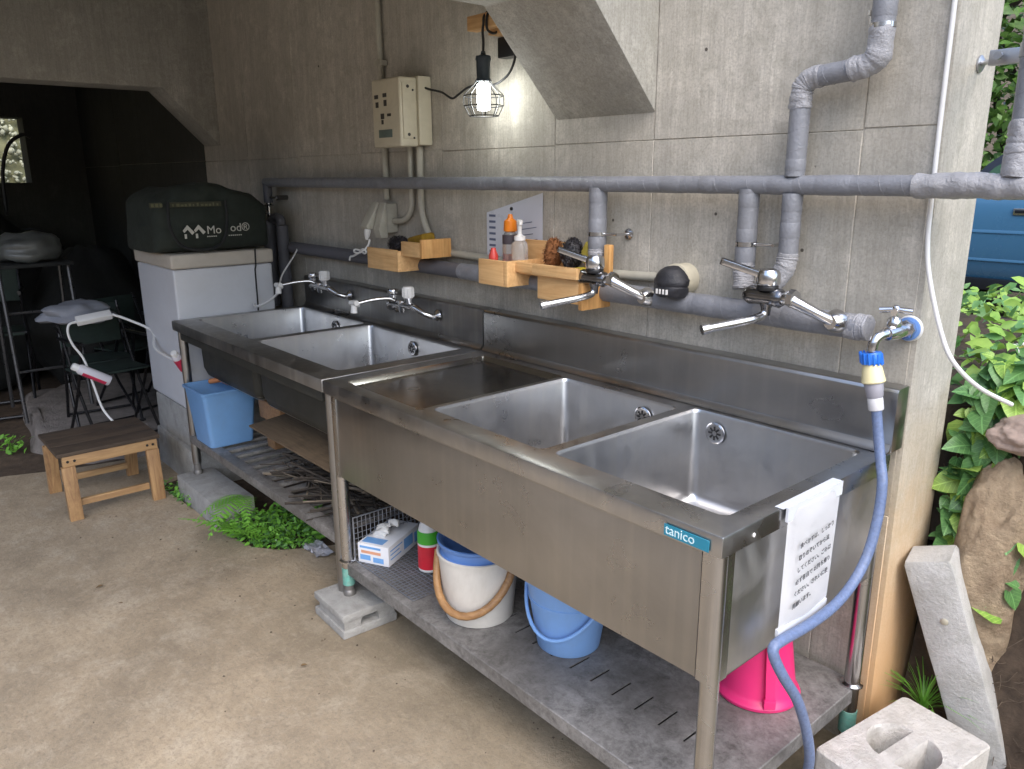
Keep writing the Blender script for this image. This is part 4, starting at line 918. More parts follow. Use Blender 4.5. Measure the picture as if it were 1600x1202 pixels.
b = B(); b.lathe([(0, .006), (.078, .006), (.083, 0), (.087, .004), (.118, .205), (.127, .207), (.128, .215), (.122, .218), (.114, .207), (.083, .014), (0, .012)], c, 48); b.lathe([(.108, .145), (.112, .147), (.1125, .152), (.1095, .154)], c, 44); obj('pail', b, BLUE, bl)
b = B(); P = []
for a in range(200, 366, 10):
    f = (a-200)/165; t = R(a); zz = .185-.125*math.sin(f*PI)**.8; rr_ = .090+.19*zz*.85; P.append((c[0]+(rr_+.008)*math.cos(t), c[1]+(rr_+.008)*math.sin(t), ZS+zz))
b.tube(P, .0052, 10); obj('handle', b, BLUE, bl)
pk = thing('pink_bucket', 'bright pink bucket turned upside down at the right end of the lower shelf', 'bucket', (-.18, -.245, ZS), 'buckets on the lower shelf')
c = (-.183, -.245, ZS)
b = B(); b.lathe([(.092, .0), (.103, .002), (.105, .010), (.101, .017), (.096, .020), (.092, .03), (.073, .165), (.071, .172), (.071, .205), (.066, .206), (.064, .176), (.0, .172)], c, 44); obj('pail', b, PINK, pk)
b = B(); a0 = R(-42)
for w in (-1, 1): pass
P = [(c[0]+(r+.004)*math.cos(a0), c[1]+(r+.004)*math.sin(a0), ZS+z) for r, z in ((.100, .022), (.0985, .05), (.0895, .10), (.082, .15), (.076, .19), (.07, .212))]
d = Vector((-math.sin(a0), math.cos(a0), 0)); n_ = Vector((math.cos(a0), math.sin(a0), .15))
L1 = [[Vector(p)+d*s*.011+n_*q*.003 for s, q in ((-1, 0), (-1, 1), (1, 1), (1, 0))] for p in P]
b.loops(L1, True, True); b.box(-.014, .014, -.006, .006, -.012, .012, .002, mat=Matrix.Translation(Vector(P[0])+Vector((0, 0, .006)))@Matrix.Rotation(a0+PI/2, 4, 'Z')); obj('strap', b, PINK, pk)
b = B(); mt = Matrix.Translation((c[0]+.062, c[1]+.03, ZS+.205))@Matrix.Rotation(R(38), 4, 'Z')@Matrix.Rotation(R(62), 4, 'X')
b.lathe([(.020, -.006), (.032, -.006), (.034, 0), (.032, .006), (.020, .006), (.019, 0), (.020, -.006)], mat=mt, n=26); obj('lug', b, PINK, pk)

gb = thing('glove_box', 'white and blue carton of disposable gloves with one glove pulled up', 'carton', (-1.4, -.56, ZS))
mt = Matrix.Translation((-1.325, -.612, ZS+.006))@Matrix.Rotation(R(27), 4, 'Z')
CART = M('carton_white', (.72, .73, .76), .5, 0, .06, 10); CB = M('carton_blue', lin((110, 160, 214)), .5, 0, .1, 20)
b = B(); b.box(-.118, 0, 0, .205, 0, .070, .002, mat=mt); obj('carton', b, CART, gb)
b = B()
for q in ((-.110, -.07, -.0006, 0, .012, .03), (-.06, -.02, -.0006, 0, .008, .026), (-.110, -.03, -.0006, 0, .054, .062)): b.box(*q, mat=mt)
for q in ((0, .0006, .10, .16, .018, .056), (0, .0006, .012, .09, .05, .054), (0, .0006, .012, .07, .036, .04), (0, .0006, .012, .08, .02, .024), (0, .0006, .172, .198, .012, .05)): b.box(*q, mat=mt)
for q in ((-.110, -.03, .012, .05, .070, .0706), (-.108, -.09, .13, .19, .070, .0706)): b.box(*q, mat=mt)
obj('printed_panel', b, CB, gb)
b = B(); b.box(-.105, -.03, -.0009, -.0003, .036, .046, mat=mt); obj('orange_print', b, M('carton_orange', lin((206, 150, 120)), .5), gb)
b = B(); rnd = random.Random(4)
for k in range(5):
    b.sphere((-.062+rnd.uniform(-.02, .02), .10+rnd.uniform(-.03, .03), .078+.008*k), .022-.002*k, 10, 6, (1.2, .8, .55))
b.xf(mt); b.noise(.012, 60, 9); obj('glove', b, M('white_glove', (.70, .69, .66), .55, 0, .1, 20), gb)
sp = thing('cleaner_bottle', 'green, red and white cleaner bottle squeezed left of the white bucket', 'bottle', (-1.20, -.50, ZS))
c = (-1.232, -.515, ZS+.006)
b = B(); b.lathe([(0, 0), (.032, 0), (.036, .005), (.036, .13), (.028, .16), (.014, .185), (0, .186)], c, 26); obj('body', b, WHITEP, sp)
b = B(); b.lathe([(.0363, .10), (.0366, .10), (.0366, .135), (.034, .142), (.0337, .142)], c, 26); obj('green_label', b, M('green_label', lin((70, 170, 50)), .4), sp)
b = B(); b.lathe([(.0363, .012), (.0366, .012), (.0366, .092), (.0363, .092)], c, 26); obj('red_label', b, M('red_label', lin((206, 40, 56)), .4), sp)
b = B(); b.lathe([(0, .184), (.015, .184), (.016, .21), (.01, .222), (0, .223)], c, 18); obj('cap', b, WHITEP, sp)
# wire mesh basket
wbs = thing('wire_basket', 'grey wire mesh tray with an open front holding the glove carton', 'basket', (-1.30, -.33, ZS))
b = B(); X0, X1, Y0, Y1, H = -1.448, -1.10, -.668, -.10, .158
for k in range(24):
    x = X0+(X1-X0)*k/23; b.tube([(x, Y1, ZS+.004), (x, Y1, ZS+H)], .0015, 4); b.tube([(x, Y0, ZS+.004), (x, Y1, ZS+.004)], .0015, 4)
for k in range(36):
    y = Y0+(Y1-Y0)*k/35; b.tube([(X0, y, ZS+.004), (X0, y, ZS+H)], .0015, 4); b.tube([(X0, y, ZS+.005), (X1, y, ZS+.005)], .0015, 4)
for k in range(1, 8):
    z = ZS+.004+(H-.004)*k/8
    b.tube([(X0, Y0, z), (X0, Y1, z), (X1, Y1, z)], .0015, 4)
WIRE = M('grey_wire', (.30, .32, .36), .4, .8, .1, 30); o = obj('mesh', b, WIRE, wbs); o['kind'] = 'stuff'
b = B(); b.tube([(X0, Y0, ZS+.004), (X0, Y0, ZS+H), (X0, Y1, ZS+H), (X1, Y1, ZS+H), (X1, Y1, ZS+.004)], .0035, 8); obj('rim_wire', b, WIRE, wbs)
b = B(); b.box(-1.26, -1.05, -.40, -.16, ZS+.168, ZS+.173, .002); b.xf(Matrix.Translation((-1.15, -.28, ZS+.17))@Matrix.Rotation(R(8), 4, 'X')@Matrix.Rotation(R(-12), 4, 'Z')@Matrix.Translation((1.15, .28, -ZS-.17)))
tag(obj('grey_board', b, M('grey_board', (.28, .27, .26), .6, 0, .1)), 'thin grey board lying across the wire tray', 'board')

# ================================================================== UNDER THE FAR SINK
ZB = .295
bn = thing('blue_bin', 'sky blue rectangular bin on the slatted shelf under the far sink', 'bin', (-2.73, -.6, ZB))
b = B(); cx, cy = -2.742, -.60
L = [[(cx+x, cy+y, ZB+z) for x, y in rrect(-a, a, -a*.98, a*.98, .02, 4)] for a, z in ((.094, 0), (.1, .004), (.122, .25), (.13, .252), (.131, .262), (.125, .264), (.118, .25), (.096, .012))]
b.loops(L, True, True); obj('body', b, M('dusty_blue_plastic', lin((112, 156, 204)), .45, 0, .08, 6, dirt=.25, dirtcol=(.16, .2, .24)), bn)
b = B(); b.tube([(-2.80, -.62, ZB+.27), (-2.74, -.59, ZB+.285), (-2.70, -.575, ZB+.275)], .012, 10); tag(obj('brush_handle', b, M('orange_brown', lin((196, 128, 84)), .6)), 'orange brown handle lying in the blue bin', 'handle')
wl = thing('wood_chunk', 'sawn chunk of orange timber beside the blue bin', 'timber', (-2.42, -.45, ZB))
b = B(); b.box(-2.56, -2.35, -.50, -.42, ZB+.135, ZB+.22, .008); b.noise(.006, 14, 3); obj('beam', b, WOODB, wl)
b = B(); b.box(-2.53, -2.45, -.49, -.43, ZB, ZB+.134, .006); obj('stump', b, WOODB, wl)
b = B(); b.box(-2.33, -1.62, -.645, -.38, ZB+.186, ZB+.194, .002); b.xf(Matrix.Translation((-2, -.5, .48))@Matrix.Rotation(R(6), 4, 'X')@Matrix.Translation((2, .5, -.48)))
tag(obj('plywood_board', b, WOODD), 'flat brown board tucked under the far sink', 'board')
b = B(); b.box(-2.42, -2.26, -.40, -.2, ZB, ZB+.09, .01); tag(obj('foil_tin', b, M('old_tin', (.30, .27, .22), .3, .8, .3, 20)), 'dull metal tin behind the sawn timber', 'tin')
st = thing('stick_pile', 'heap of thin twigs and skewers on the slatted shelf', 'sticks', (-1.95, -.5, ZB))
rnd = random.Random(12); STK = M('twig', (.038, .03, .023), .85, 0, .5, 30); STK2 = M('pale_skewer', (.16, .13, .095), .8, 0, .4, 30)
b = B(); b2 = B()
for k in range(230):
    x, y = rnd.uniform(-2.08, -1.58), rnd.uniform(-.62, -.2); a = rnd.gauss(.35, .5); l = rnd.uniform(.12, .34); z = ZB+.008+rnd.random()**2*.11
    p = Vector((x, y, z)); d = Vector((math.cos(a), math.sin(a), rnd.gauss(0, .08)))*l/2
    q = p+Vector((rnd.gauss(0, .008), rnd.gauss(0, .008), rnd.gauss(0, .006)))
    (b if rnd.random() < .8 else b2).tube([p-d, q, p+d], rnd.uniform(.002, .006), 5)
o = obj('twigs', b, STK, st); o['kind'] = 'stuff'; o = obj('skewers', b2, STK2, st); o['kind'] = 'stuff'
b = B(); b.cyl((-2.17, -.50, ZB+.07), (-2.02, -.42, ZB+.085), .006, 8); tag(obj('white_rod', b, WHITEP), 'short white rod lying on the twig heap', 'rod')

# hollow blocks under legs
def hollow(name, mt, sx, sy, sz, label, mat, group):
    """block with its two openings towards +Y/-Y"""
    t = thing(name, label, 'concrete block', mt.to_translation(), group)
    b = B(); th = .026
    b.box(-sx/2, sx/2, -sy/2, sy/2, 0, th+.004, .005, mat=mt); b.box(-sx/2, sx/2, -sy/2, sy/2, sz-th, sz, .005, mat=mt)
    ar = [(.034*math.cos(R(a)), .040+.030*math.sin(R(a))) for a in range(0, 181, 20)]
    for o_ in (-1, 1): b.prism([(o_*sx/2*.94, th), (o_*sx/2*.94, sz-th+.002)]+([(o_*.0, sz-th+.002)])+[(o_*abs(x), min(z, sz-th)) for x, z in (ar[4::-1] if True else ar)]+[(o_*.034, th)], 'y', -sy/2+.004, sy/2-.03, .0, mat=mt)
    bmesh.ops.subdivide_edges(b.bm, edges=b.bm.edges[:], cuts=2)
    b.noise(.0012, 70, 2); obj('block', b, mat, t); return t
hollow('hollow_block', Matrix.Translation((-1.455, -.675, .0))@Matrix.Rotation(R(-2), 4, 'Z')@Matrix.Rotation(R(90), 4, 'Z'), .20, .215, .086, 'small hollow concrete block under the near sink\'s left front leg', CEMENT, 'concrete blocks')
t = thing('paving_slab', 'grey concrete slab under the far sink\'s front leg, leaning into the weeds', 'concrete block', (-2.68, -.68, .0), 'concrete blocks')
b = B(); b.box(-2.95, -2.46, -.775, -.60, -.01, .105, .008); b.noise(.006, 9, 2); obj('slab', b, CEMENT, t)
fb = thing('block_plinth', 'rough concrete plinth carrying the white cool box', 'plinth', (-3.25, -.42, 0))
b = B(); b.box(-3.53, -2.99, -.68, -.18, -.02, .19, .012); b.noise(.012, 9, 4); obj('lower_course', b, CEMENT, fb)
b = B(); b.box(-3.51, -3.01, -.665, -.19, .1905, .384, .012); b.noise(.009, 9, 6); obj('upper_course', b, CEMENT, fb)
# white cool box
cb = thing('cool_box', 'tall white insulated box on concrete blocks, a black strap round it', 'cool box', (-3.27, -.42, .39))
FZ = M('white_enamel', (.60, .61, .64), .42, 0, .05, 3, dirt=.14, dirtcol=(.3, .26, .2)); CREAM = M('cream_lid', (.52, .47, .40), .5, 0, .1, 5, dirt=.3, dirtcol=(.2, .16, .11))
b = B(); b.box(-3.54, -3.0, -.665, -.19, .388, 1.055, .012, 3); obj('body', b, FZ, cb)
b = B(); b.box(-3.55, -2.992, -.672, -.183, 1.058, 1.125, .012, 3); obj('lid', b, CREAM, cb)
b = B(); b.tube([(-2.989, -.275, 1.13), (-2.988, -.278, 1.05), (-2.997, -.28, 1.03), (-2.997, -.282, .80), (-2.997, -.29, .40)], .004, 8); obj('strap', b, BLACKR, cb)

# dark green bag on the cool box
bg = thing('camping_bag', 'bulging dark green camping gear bag lying on the white cool box', 'bag', (-3.3, -.46, 1.126))
b = B(); prof = []
for k in range(41):
    f = k/40; y = -.715+f*.545; e = min(1, math.sin(PI*min(1, max(0, f*1.0)))**.35+.02) if 0 < f < 1 else .02
    hgt = .285*(.4+.6*e)+.04*math.sin(f*5+1)*e; hw = .285*(.7+.3*e)
    ring = []
    for j in range(48):
        a = 2*PI*j/48; ca, sa = math.cos(a), math.sin(a); p = .30
        ring.append((-3.275+hw*math.copysign(abs(ca)**p, ca), y, 1.128+hgt/2+hgt/2*math.copysign(abs(sa)**p, sa)))
    prof.append(ring)
b.loops(prof, True, True)
for v in b.bm.verts:
    if v.co.z > 1.18: v.co += noise.noise_vector(v.co*6)*.026+noise.noise_vector(v.co*17)*.010; v.co.z += .05*max(0, math.sin((v.co.y+.55)*6))*(1 if v.co.y > -.5 else 0)
obj('body', b, FABRIC_G, bg, 60)
GREYL = M('logo_grey', lin((188, 186, 176)), .6); TRIM = M('trim_tape', lin((92, 92, 66)), .8)
BX = -2.968
def by(z0): return BX
b = B(); b.box(BX-.012, BX+.001, -.74, -.69, 1.335, 1.357); b.box(BX-.012, BX+.001, -.655, -.425, 1.335, 1.357)
tr = obj('trim_tape', b, M('trim_olive', (.045, .045, .026), .8), bg)
b = B(); rnd = random.Random(5); y = -.735
while y < -.43:
    if not (-.695 < y < -.655): b.box(BX+.001, BX+.0018, y, y+rnd.uniform(.006, .014), 1.3385, 1.3385+rnd.uniform(.008, .015))
    y += .018
obj('woven_mark', b, TRIM, tr)
# emblem: two roof shapes
b = B()
for y0 in (-.612, -.562):
    b.prism([(y0-.0, 1.232), (y0+.022, 1.256), (y0+.052, 1.222), (y0+.040, 1.212), (y0+.022, 1.236), (y0+.006, 1.222)], 'x', BX+.0005, BX+.0018)
    b.box(BX+.0005, BX+.0018, y0+.006, y0+.016, 1.196, 1.216)
obj('emblem', b, GREYL, bg, smooth=False)
text_obj('lettering', 'Mo', .052, frame_mat((BX+.001, -.505, 1.213), (0, 1, 0), (0, .12, 1)), GREYL, bg)
text_obj('lettering', 'od\u00ae', .052, frame_mat((BX+.001, -.395, 1.219), (0, 1, 0), (0, .12, 1)), GREYL, bg)
b = B()
for y0, n in ((-.505, 5), (-.405, 7)):
    for k in range(n): b.box(BX+.0005, BX+.0016, y0+k*.0095, y0+k*.0095+.006, 1.1985, 1.2035)
obj('small_print', b, GREYL, bg, smooth=False)
b = B(); b.tube(smoothpath([(BX+.004, -.665, 1.36), (BX+.012, -.668, 1.25), (BX+.014, -.63, 1.17), (BX+.016, -.56, 1.145), (BX+.016, -.48, 1.15), (BX+.014, -.43, 1.19), (BX+.012, -.41, 1.27), (BX+.004, -.405, 1.36)], 6), .007, 8); obj('webbing_handle', b, FABRIC_K, bg)

# ================================================================== LEFT SIDE: STOOL, CHAIRS, JUNK
sl = thing('wooden_stool', 'low homemade wooden stool with a dark worn seat on the concrete floor', 'stool', (-3.17, -1.02, 0))
SEATM = wood('dark_worn_seat', lin((58, 48, 40)), lin((92, 76, 60)), .75, 1, 1.0, .6)
for k in range(3):
    x0 = -3.36+k*.1275; b = B(); b.box(x0, x0+.1255, -1.245, -.815, .292, .310, .004); b.noise(.0015, 12, k); obj('seat_board', b, SEATM, sl)
ORW = wood('orange_pine', lin((150, 114, 78)), lin((190, 154, 108)), .6, 1, 1.0, .35); ORZ = wood('orange_pine_leg', lin((140, 104, 72)), lin((186, 148, 102)), .6, 2, 1.0, .5)
for x in (-2.995, -3.345):
    b = B(); b.box(x-.012, x+.012, -1.225, -.83, .244, .2915, .003); rl = obj('rail', b, ORW, sl)
    if x > -3.1:
        b = B()
        for y in (-1.205, -1.178, -.875, -.85): b.cyl((x+.0118, y, .268), (x+.0135, y, .268), .006, 10)
        o = obj('screw', b, BLACKP, rl); o['kind'] = 'stuff'
    for y0, y1 in ((-1.205, -1.21), (-.855, -.862)):
        b = B(); b.box(x-.03-.012, x-.012 if x > -3.1 else x-.012, y0-.027, y0+.027, 0, .2435, .003)
        b.xf(Matrix.Translation((.0295 if x > -3.1 else 0, 0, 0)))
        for v in b.bm.verts:
            v.co.x += (.02 if x > -3.1 else -.02)*(1-v.co.z/.245)
        obj('leg', b, ORZ, sl)
b = B(); b.box(-3.005, -2.985, -1.177, -.886, .055, .085, .003); obj('stretcher', b, ORW, sl)
b = B(); b.box(-3.36, -3.34, -1.177, -.886, .055, .085, .003); obj('stretcher', b, ORW, sl)

b = B(); n = 40; rings = []
for f, z in ((1.06, -.03), (1.02, .04), (1.0, .085), (.975, .105), (.9, .112)):
    rings.append([(-4.46+f*(.78+.10*noise.noise(Vector((math.cos(t)*2, math.sin(t)*2, 1))))*math.copysign(abs(math.cos(t))**.6, math.cos(t)), -.60+f*(.50+.07*noise.noise(Vector((math.cos(t)*2, math.sin(t)*2, 7))))*math.copysign(abs(math.sin(t))**.6, math.sin(t)), z) for t in [2*PI*k/n for k in range(n)]])
b.loops(rings, True); bmesh.ops.subdivide_edges(b.bm, edges=b.bm.edges[:], cuts=1); b.noise(.018, 9, 2); b.noise(.008, 40, 2)
tag(obj('stone_step', b, STONE, sharp=70), 'rough grey aggregate step behind the wooden stool at the edge of the dark bay', 'step')

def chair(loc, rz, label, seat_z, s=1.0, h=.72):
    t = thing('folding_chair', label, 'chair', (0, 0, 0), 'black folding chairs in the dark bay')
    for q in (-1, 1):
        b = B(); b.tube(smoothpath([(-.20, q*.19, 0), (.02, q*.19, .30), (.17, q*.19, h-.12)], 3), .009, 8); b.tube(smoothpath([(.20, q*.175, 0), (-.02, q*.175, .30), (-.20, q*.175, h)], 3), .009, 8)
        b.tube([(-.18, q*.185, h-.14), (.18, q*.185, h-.13)], .010, 8); obj('side_frame', b, M('black_tube', (.012, .012, .014), .3, .3, .3, 20), t)
    for x, z in ((.2, .02), (-.2, .02), (.12, seat_z), (-.15, seat_z-.02)):
        b = B(); b.tube([(x, -.19, z), (x, .19, z)], .008, 8); obj('cross_bar', b, M('black_tube'), t)
    b = B(); b.box(-.16, .14, -.18, .18, seat_z-.006, seat_z+.006, .003); b.noise(.01, 6, 1); obj('seat', b, M('dark_green_seat', (.018, .032, .026), .75, 0, .3, 14, bump=.3, bscale=200), t)
    b = B(); b.box(-.205, -.195, -.17, .17, h-.20, h-.01, .003); obj('backrest', b, M('dark_green_seat'), t)
    t.location = loc; t.rotation_euler = (0, 0, rz); t.scale = (s, s, s); return t
ch = chair((-3.82, -.80, .105), R(8), 'black folding chair under the power strip, right behind the wooden stool', .40, .92)
dup(ch, (-4.12, -.78, .105), R(-5), 'black folding chair tucked close behind the chair with the power strip').scale = (.92, .92, .92)
hsn = thing('tall_stand', 'tall black tube stand in the dark bay, a crumpled bag on its top', 'stand', (-4.75, -.93, .11))
for x in (-4.98, -4.52):
    for y in (-1.12, -.76):
        b = B(); b.tube([(x, y, .06), (x*.5+(-4.75)*.5, y, .98)], .011, 8); obj('leg', b, M('grey_tube', (.10, .10, .105), .3, .6, .2, 20), hsn)
b = B(); b.box(-4.95, -4.55, -1.12, -.74, .965, .985, .004); obj('top', b, FABRIC_K, hsn)
for z in (.35, .7):
    b = B(); b.tube([(-4.62, -1.12, z), (-4.62, -.76, z)], .008, 8); obj('cross_bar', b, M('grey_tube'), hsn)
def lump(name, c, r, sc, mat, label, cat, amp=.25, seed=1, group=None):
    b = B(); b.sphere((0, 0, 0), 1, 28, 18)
    for v in b.bm.verts:
        f = 1+amp*noise.noise(v.co*1.6+Vector((seed, 0, 0)))+amp*.5*abs(noise.noise(v.co*4+Vector((0, seed, 0))))
        v.co = Vector((v.co.x*sc[0], v.co.y*sc[1], max(v.co.z, -.62)*sc[2]))*r*f
    zmin = min(v.co.z for v in b.bm.verts); b.xf(Matrix.Translation(Vector(c)-Vector((0, 0, zmin))))
    return tag(obj(name, b, mat, sharp=60), label, cat, group)
GBAG = M('grey_polythene', (.10, .105, .10), .35, 0, .3, 10); CLOTH = M('grey_cloth', (.21, .22, .25), .7, 0, .2, 8)
lump('plastic_bag', (-4.75, -.93, .987), .17, (1, 1.0, .55), GBAG, 'crumpled grey plastic bag on top of the tall black stand', 'bag', .3, 3)
lump('draped_cloth', (-3.90, -.89, .725), .165, (.75, 1.0, .36), CLOTH, 'pale grey cloth draped over the chair back behind the power strip', 'cloth', .42, 6)
lump('dark_sack', (-5.6, -.45, -.01), .42, (1, .9, 1.3), FABRIC_K, 'big dark sack slumped deep in the unlit bay', 'sack', .25, 8)
lump('dark_sack', (-6.2, -1.0, -.01), .6, (1, 1, 1.2), FABRIC_K, 'black sack below the bright opening of the bay', 'sack', .3, 11)
b = B(); b.box(-6.1, -5.4, -1.75, -1.28, 0, 1.25, .02); tag(obj('storage_crate', b, FABRIC_K), 'tall black crate at the left edge of the unlit bay', 'crate')
b = B(); b.tube(smoothpath([(-6.3, -.78, 1.2), (-6.32, -.76, 1.5), (-6.3, -.70, 1.7), (-6.28, -.60, 1.78), (-6.27, -.55, 1.76)], 5), .013, 8); tag(obj('hooked_pole', b, BLACKP), 'black hooked pole standing against the bright opening', 'pole')

ps = thing('power_strip', 'white power strip lying on top of the black folding chair', 'power strip', (-3.57, -.88, .785))
b = B(); b.box(-.022, .022, -.082, .082, -.015, .015, .004, mat=Matrix.Translation((-3.60, -.885, .786))@Matrix.Rotation(R(6), 4, 'X')@Matrix.Rotation(R(35), 4, 'Y')); obj('body', b, WHITEP, ps)
b = B(); b.tube(smoothpath([(-3.585, -.802, .795), (-3.55, -.74, .765), (-3.45, -.66, .71), (-3.30, -.70, .655), (-3.15, -.69, .632), (-3.05, -.68, .628), (-3.0, -.68, .63)], 6), .0065, 8); obj('lead', b, WHITEP, ps)
b = B(); b.tube(smoothpath([(-3.60, -.965, .775), (-3.60, -1.0, .765), (-3.60, -1.01, .72), (-3.60, -.995, .66), (-3.59, -.965, .60), (-3.58, -.95, .54), (-3.55, -.94, .45), (-3.52, -.92, .33), (-3.46, -.88, .25)], 6), .0058, 8); obj('lead', b, WHITEP, ps)
RL = M('red_white_label', (.62, .60, .64), .4, 0, .06); REDM = M('label_crimson', lin((196, 52, 84)), .4, 0, .1)
dup(ch, (-4.35, -.52, .105), R(20), 'black folding chair half hidden behind the cool box in the bay')
dup(ch, (-5.1, -1.15, -.01), R(-12), 'black folding chair left of the tall stand, deep in the bay').scale = (1.05, 1.05, 1.35)
def canister(p0, p1, r, label):
    p0, p1 = Vector(p0), Vector(p1); d = p1-p0; t = thing('aerosol_can', label, 'can', p0, 'white and crimson cans')
    m = Matrix.Translation(p0)@d.to_track_quat('Z', 'Y').to_matrix().to_4x4(); L = d.length
    b = B(); b.lathe([(0, 0), (r*.9, 0), (r, .004), (r, L*.78), (r*.8, L*.84), (0, L*.84)], mat=m, n=22); obj('body', b, RL, t)
    b = B(); b.lathe([(0, L*.83), (r*.72, L*.83), (r*.72, L*.97), (r*.6, L), (0, L)], mat=m, n=18); obj('cap', b, WHITEP, t)
    b = B()
    for k in range(7):
        a = 2*PI*(k)/22-.2
    b.lathe([(r*1.012, L*.08), (r*1.012, L*.70)], mat=m, n=22)
    mi = m.inverted(); geom = [f for f in b.bm.faces if f.calc_center_median().z > (m@Vector((0, 0, 0))).z+((m@Vector((0, 0, L)))-(m@Vector((0, 0, 0)))).z*(mi@f.calc_center_median()).z/L-r*.15]; bmesh.ops.delete(b.bm, geom=geom, context='FACES'); obj('label_band', b, REDM, t)
canister((-3.50, -.875, .475), (-3.52, -1.03, .575), .026, 'white and crimson can hanging slanted from the white lead on the chair')
canister((-2.965, -.672, .60), (-2.90, -.735, .70), .022, 'white and crimson can wedged by the far sink\'s front left leg')
b = B(); b.box(-3.50, -3.44, -.79, -.75, .15, .22, .01); b.noise(.006, 30); tag(obj('blue_tape_roll', b, M('dusty_blue', (.06, .09, .12), .6)), 'dusty blue clump on the plinth beside the stool', 'clump')

# ================================================================== PLANTS
def leaf_bm(L=1.0, W=.9, fold=.16, droop=.12):
    """heart-shaped leaf, base at origin, pointing along +Y"""
    mid = [(0, .0, 0), (0, .22, .012), (0, .5, .01), (0, .78, -droop*.5), (0, 1.0, -droop)]
    side = [(.10, -.10, .02), (.34, -.02, .05), (.47, .24, .05), (.36, .55, .02), (.17, .82, -droop*.55)]
    b = B(); M_ = [b.bm.verts.new((x*L, y*L, z*L)) for x, y, z in mid]
    for s in (-1, 1):
        S = [b.bm.verts.new((s*x*W*L, y*L, (z+fold*x)*L)) for x, y, z in side]
        q = [(M_[0], S[0], S[1], M_[1]), (M_[1], S[1], S[2], M_[2]), (M_[2], S[2], S[3], M_[3]), (M_[3], S[3], S[4], M_[4])]
        for f in q: b.bm.faces.new(f if s > 0 else f[::-1])
    return b
def leaf_rot(rnd, n, spread=.5):
    n = (Vector(n)+Vector((rnd.gauss(0, spread), rnd.gauss(0, spread), rnd.gauss(0, spread*.6)))).normalized()
    q = n.to_track_quat('Z', 'Y'); return q @ Matrix.Rotation(rnd.uniform(-PI, PI), 3, 'Z').to_quaternion()
def hang_rot(rnd, n, spread=.35):
    """leaf blade facing n, tip hanging down"""
    n = (Vector(n)+Vector((rnd.gauss(0, spread), rnd.gauss(0, spread), rnd.gauss(0, spread)))).normalized()
    y = Vector((rnd.gauss(0, .5), rnd.gauss(0, .3), -1)); y = (y-n*y.dot(n)).normalized(); x = y.cross(n)
    return Matrix(((x.x, y.x, n.x), (x.y, y.y, n.y), (x.z, y.z, n.z))).to_quaternion()
rnd = random.Random(21)
def leaf_plant(label, pts, group, mats, size, hang):
    t = thing('heart_leaf_plant', label, 'plant', pts[0], group); P0 = {}
    stems = B(); org = Vector(pts[0])
    for i, p in enumerate(pts):
        p = Vector(p); k = 0 if rnd.random() < .72 else 1
        if k not in P0:
            b = leaf_bm(1.0, rnd.uniform(.85, 1)); b.xf(Matrix.Translation(org)); o = obj('leaf', b, mats[k], t, 70); P0[k] = o
        else: o = copy_of(P0[k], t)
        s = size*rnd.uniform(.4, 1.3); o.location = p-org; o.rotation_mode = 'QUATERNION'
        o.rotation_quaternion = hang_rot(rnd, (.45, -.85, .5)) if rnd.random() < hang else leaf_rot(rnd, (.15, -.35, 1), .4)
        o.scale = (s, s, s)
        if i % 3 == 0:
            e = Vector((p.x+rnd.gauss(0, .02), p.y+.05, bank_h(p.x, p.y+.05) if p.x > .02 else p.z-.1)); stems.tube([e, (e+p)/2+Vector((0, 0, .02)), p], .0016, 5)
    o = obj('stems', stems, M('red_stem', (.13, .07, .035), .7, 0, .3), t); o['kind'] = 'stuff'; return t
pa = []
while len(pa) < 290:
    x, y = .03+abs(rnd.gauss(0, .10)), rnd.uniform(.10, .36); z = bank_h(x, y)+rnd.uniform(.0, .11)
    if math.hypot(x-.2, y-.22) < .09 and z > .7: continue
    if .42 < z < 1.12 and x < .30: pa.append((x, y-.03, z))
pl1 = leaf_plant('heart-leaved plant growing up beside the wall\'s end, above the leaning post', pa, 'heart-leaved plants on the bank', (LEAF_V, LEAF_V2), .062, .7)
pb_ = []
while len(pb_) < 250:
    x, y = rnd.uniform(.14, .75), rnd.uniform(.14, .75); z = bank_h(x, y)+rnd.uniform(.01, .13)
    if math.hypot(x-.2, y-.22) < .10: continue
    if z > .72: pb_.append((x, y, z))
pl2 = leaf_plant('heart-leaved plant with white flowers spreading on the bank top right of the wall', pb_, 'heart-leaved plants on the bank', (LEAF_V, LEAF_V2), .052, .25)
fl0 = None
for k in range(14):
    x, y = rnd.uniform(.05, .30), rnd.uniform(.22, .55); p = Vector((x, y, bank_h(x, y)+rnd.uniform(.09, .14)))
    if fl0 is None:
        b = B()
        for q in range(4):
            m = Matrix.Rotation(q*PI/2, 4, 'Z'); b.face([m@Vector((0, 0, 0)), m@Vector((.007, .009, .001)), m@Vector((.004, .020, -.001)), m@Vector((-.004, .020, -.001)), m@Vector((-.007, .009, .001))])
        b.xf(Matrix.Translation(wloc(pl2))); fl0 = obj('flower', b, PETAL, pl2, 80)
        b = B(); b.lathe([(0, 0), (.004, 0), (.003, .012), (0, .014)], wloc(fl0), 8); sk = obj('flower_spike', b, M('yellow_spike', (.55, .5, .12), .7), fl0)
        f = fl0
    else:
        f = copy_of(fl0, pl2); g_ = sk.copy(); COL.objects.link(g_); g_.parent = f
    f.location = p-wloc(pl2); f.rotation_euler = (rnd.gauss(.35, .3), rnd.gauss(0, .3), rnd.uniform(0, 6)); f.scale = (1.05,)*3
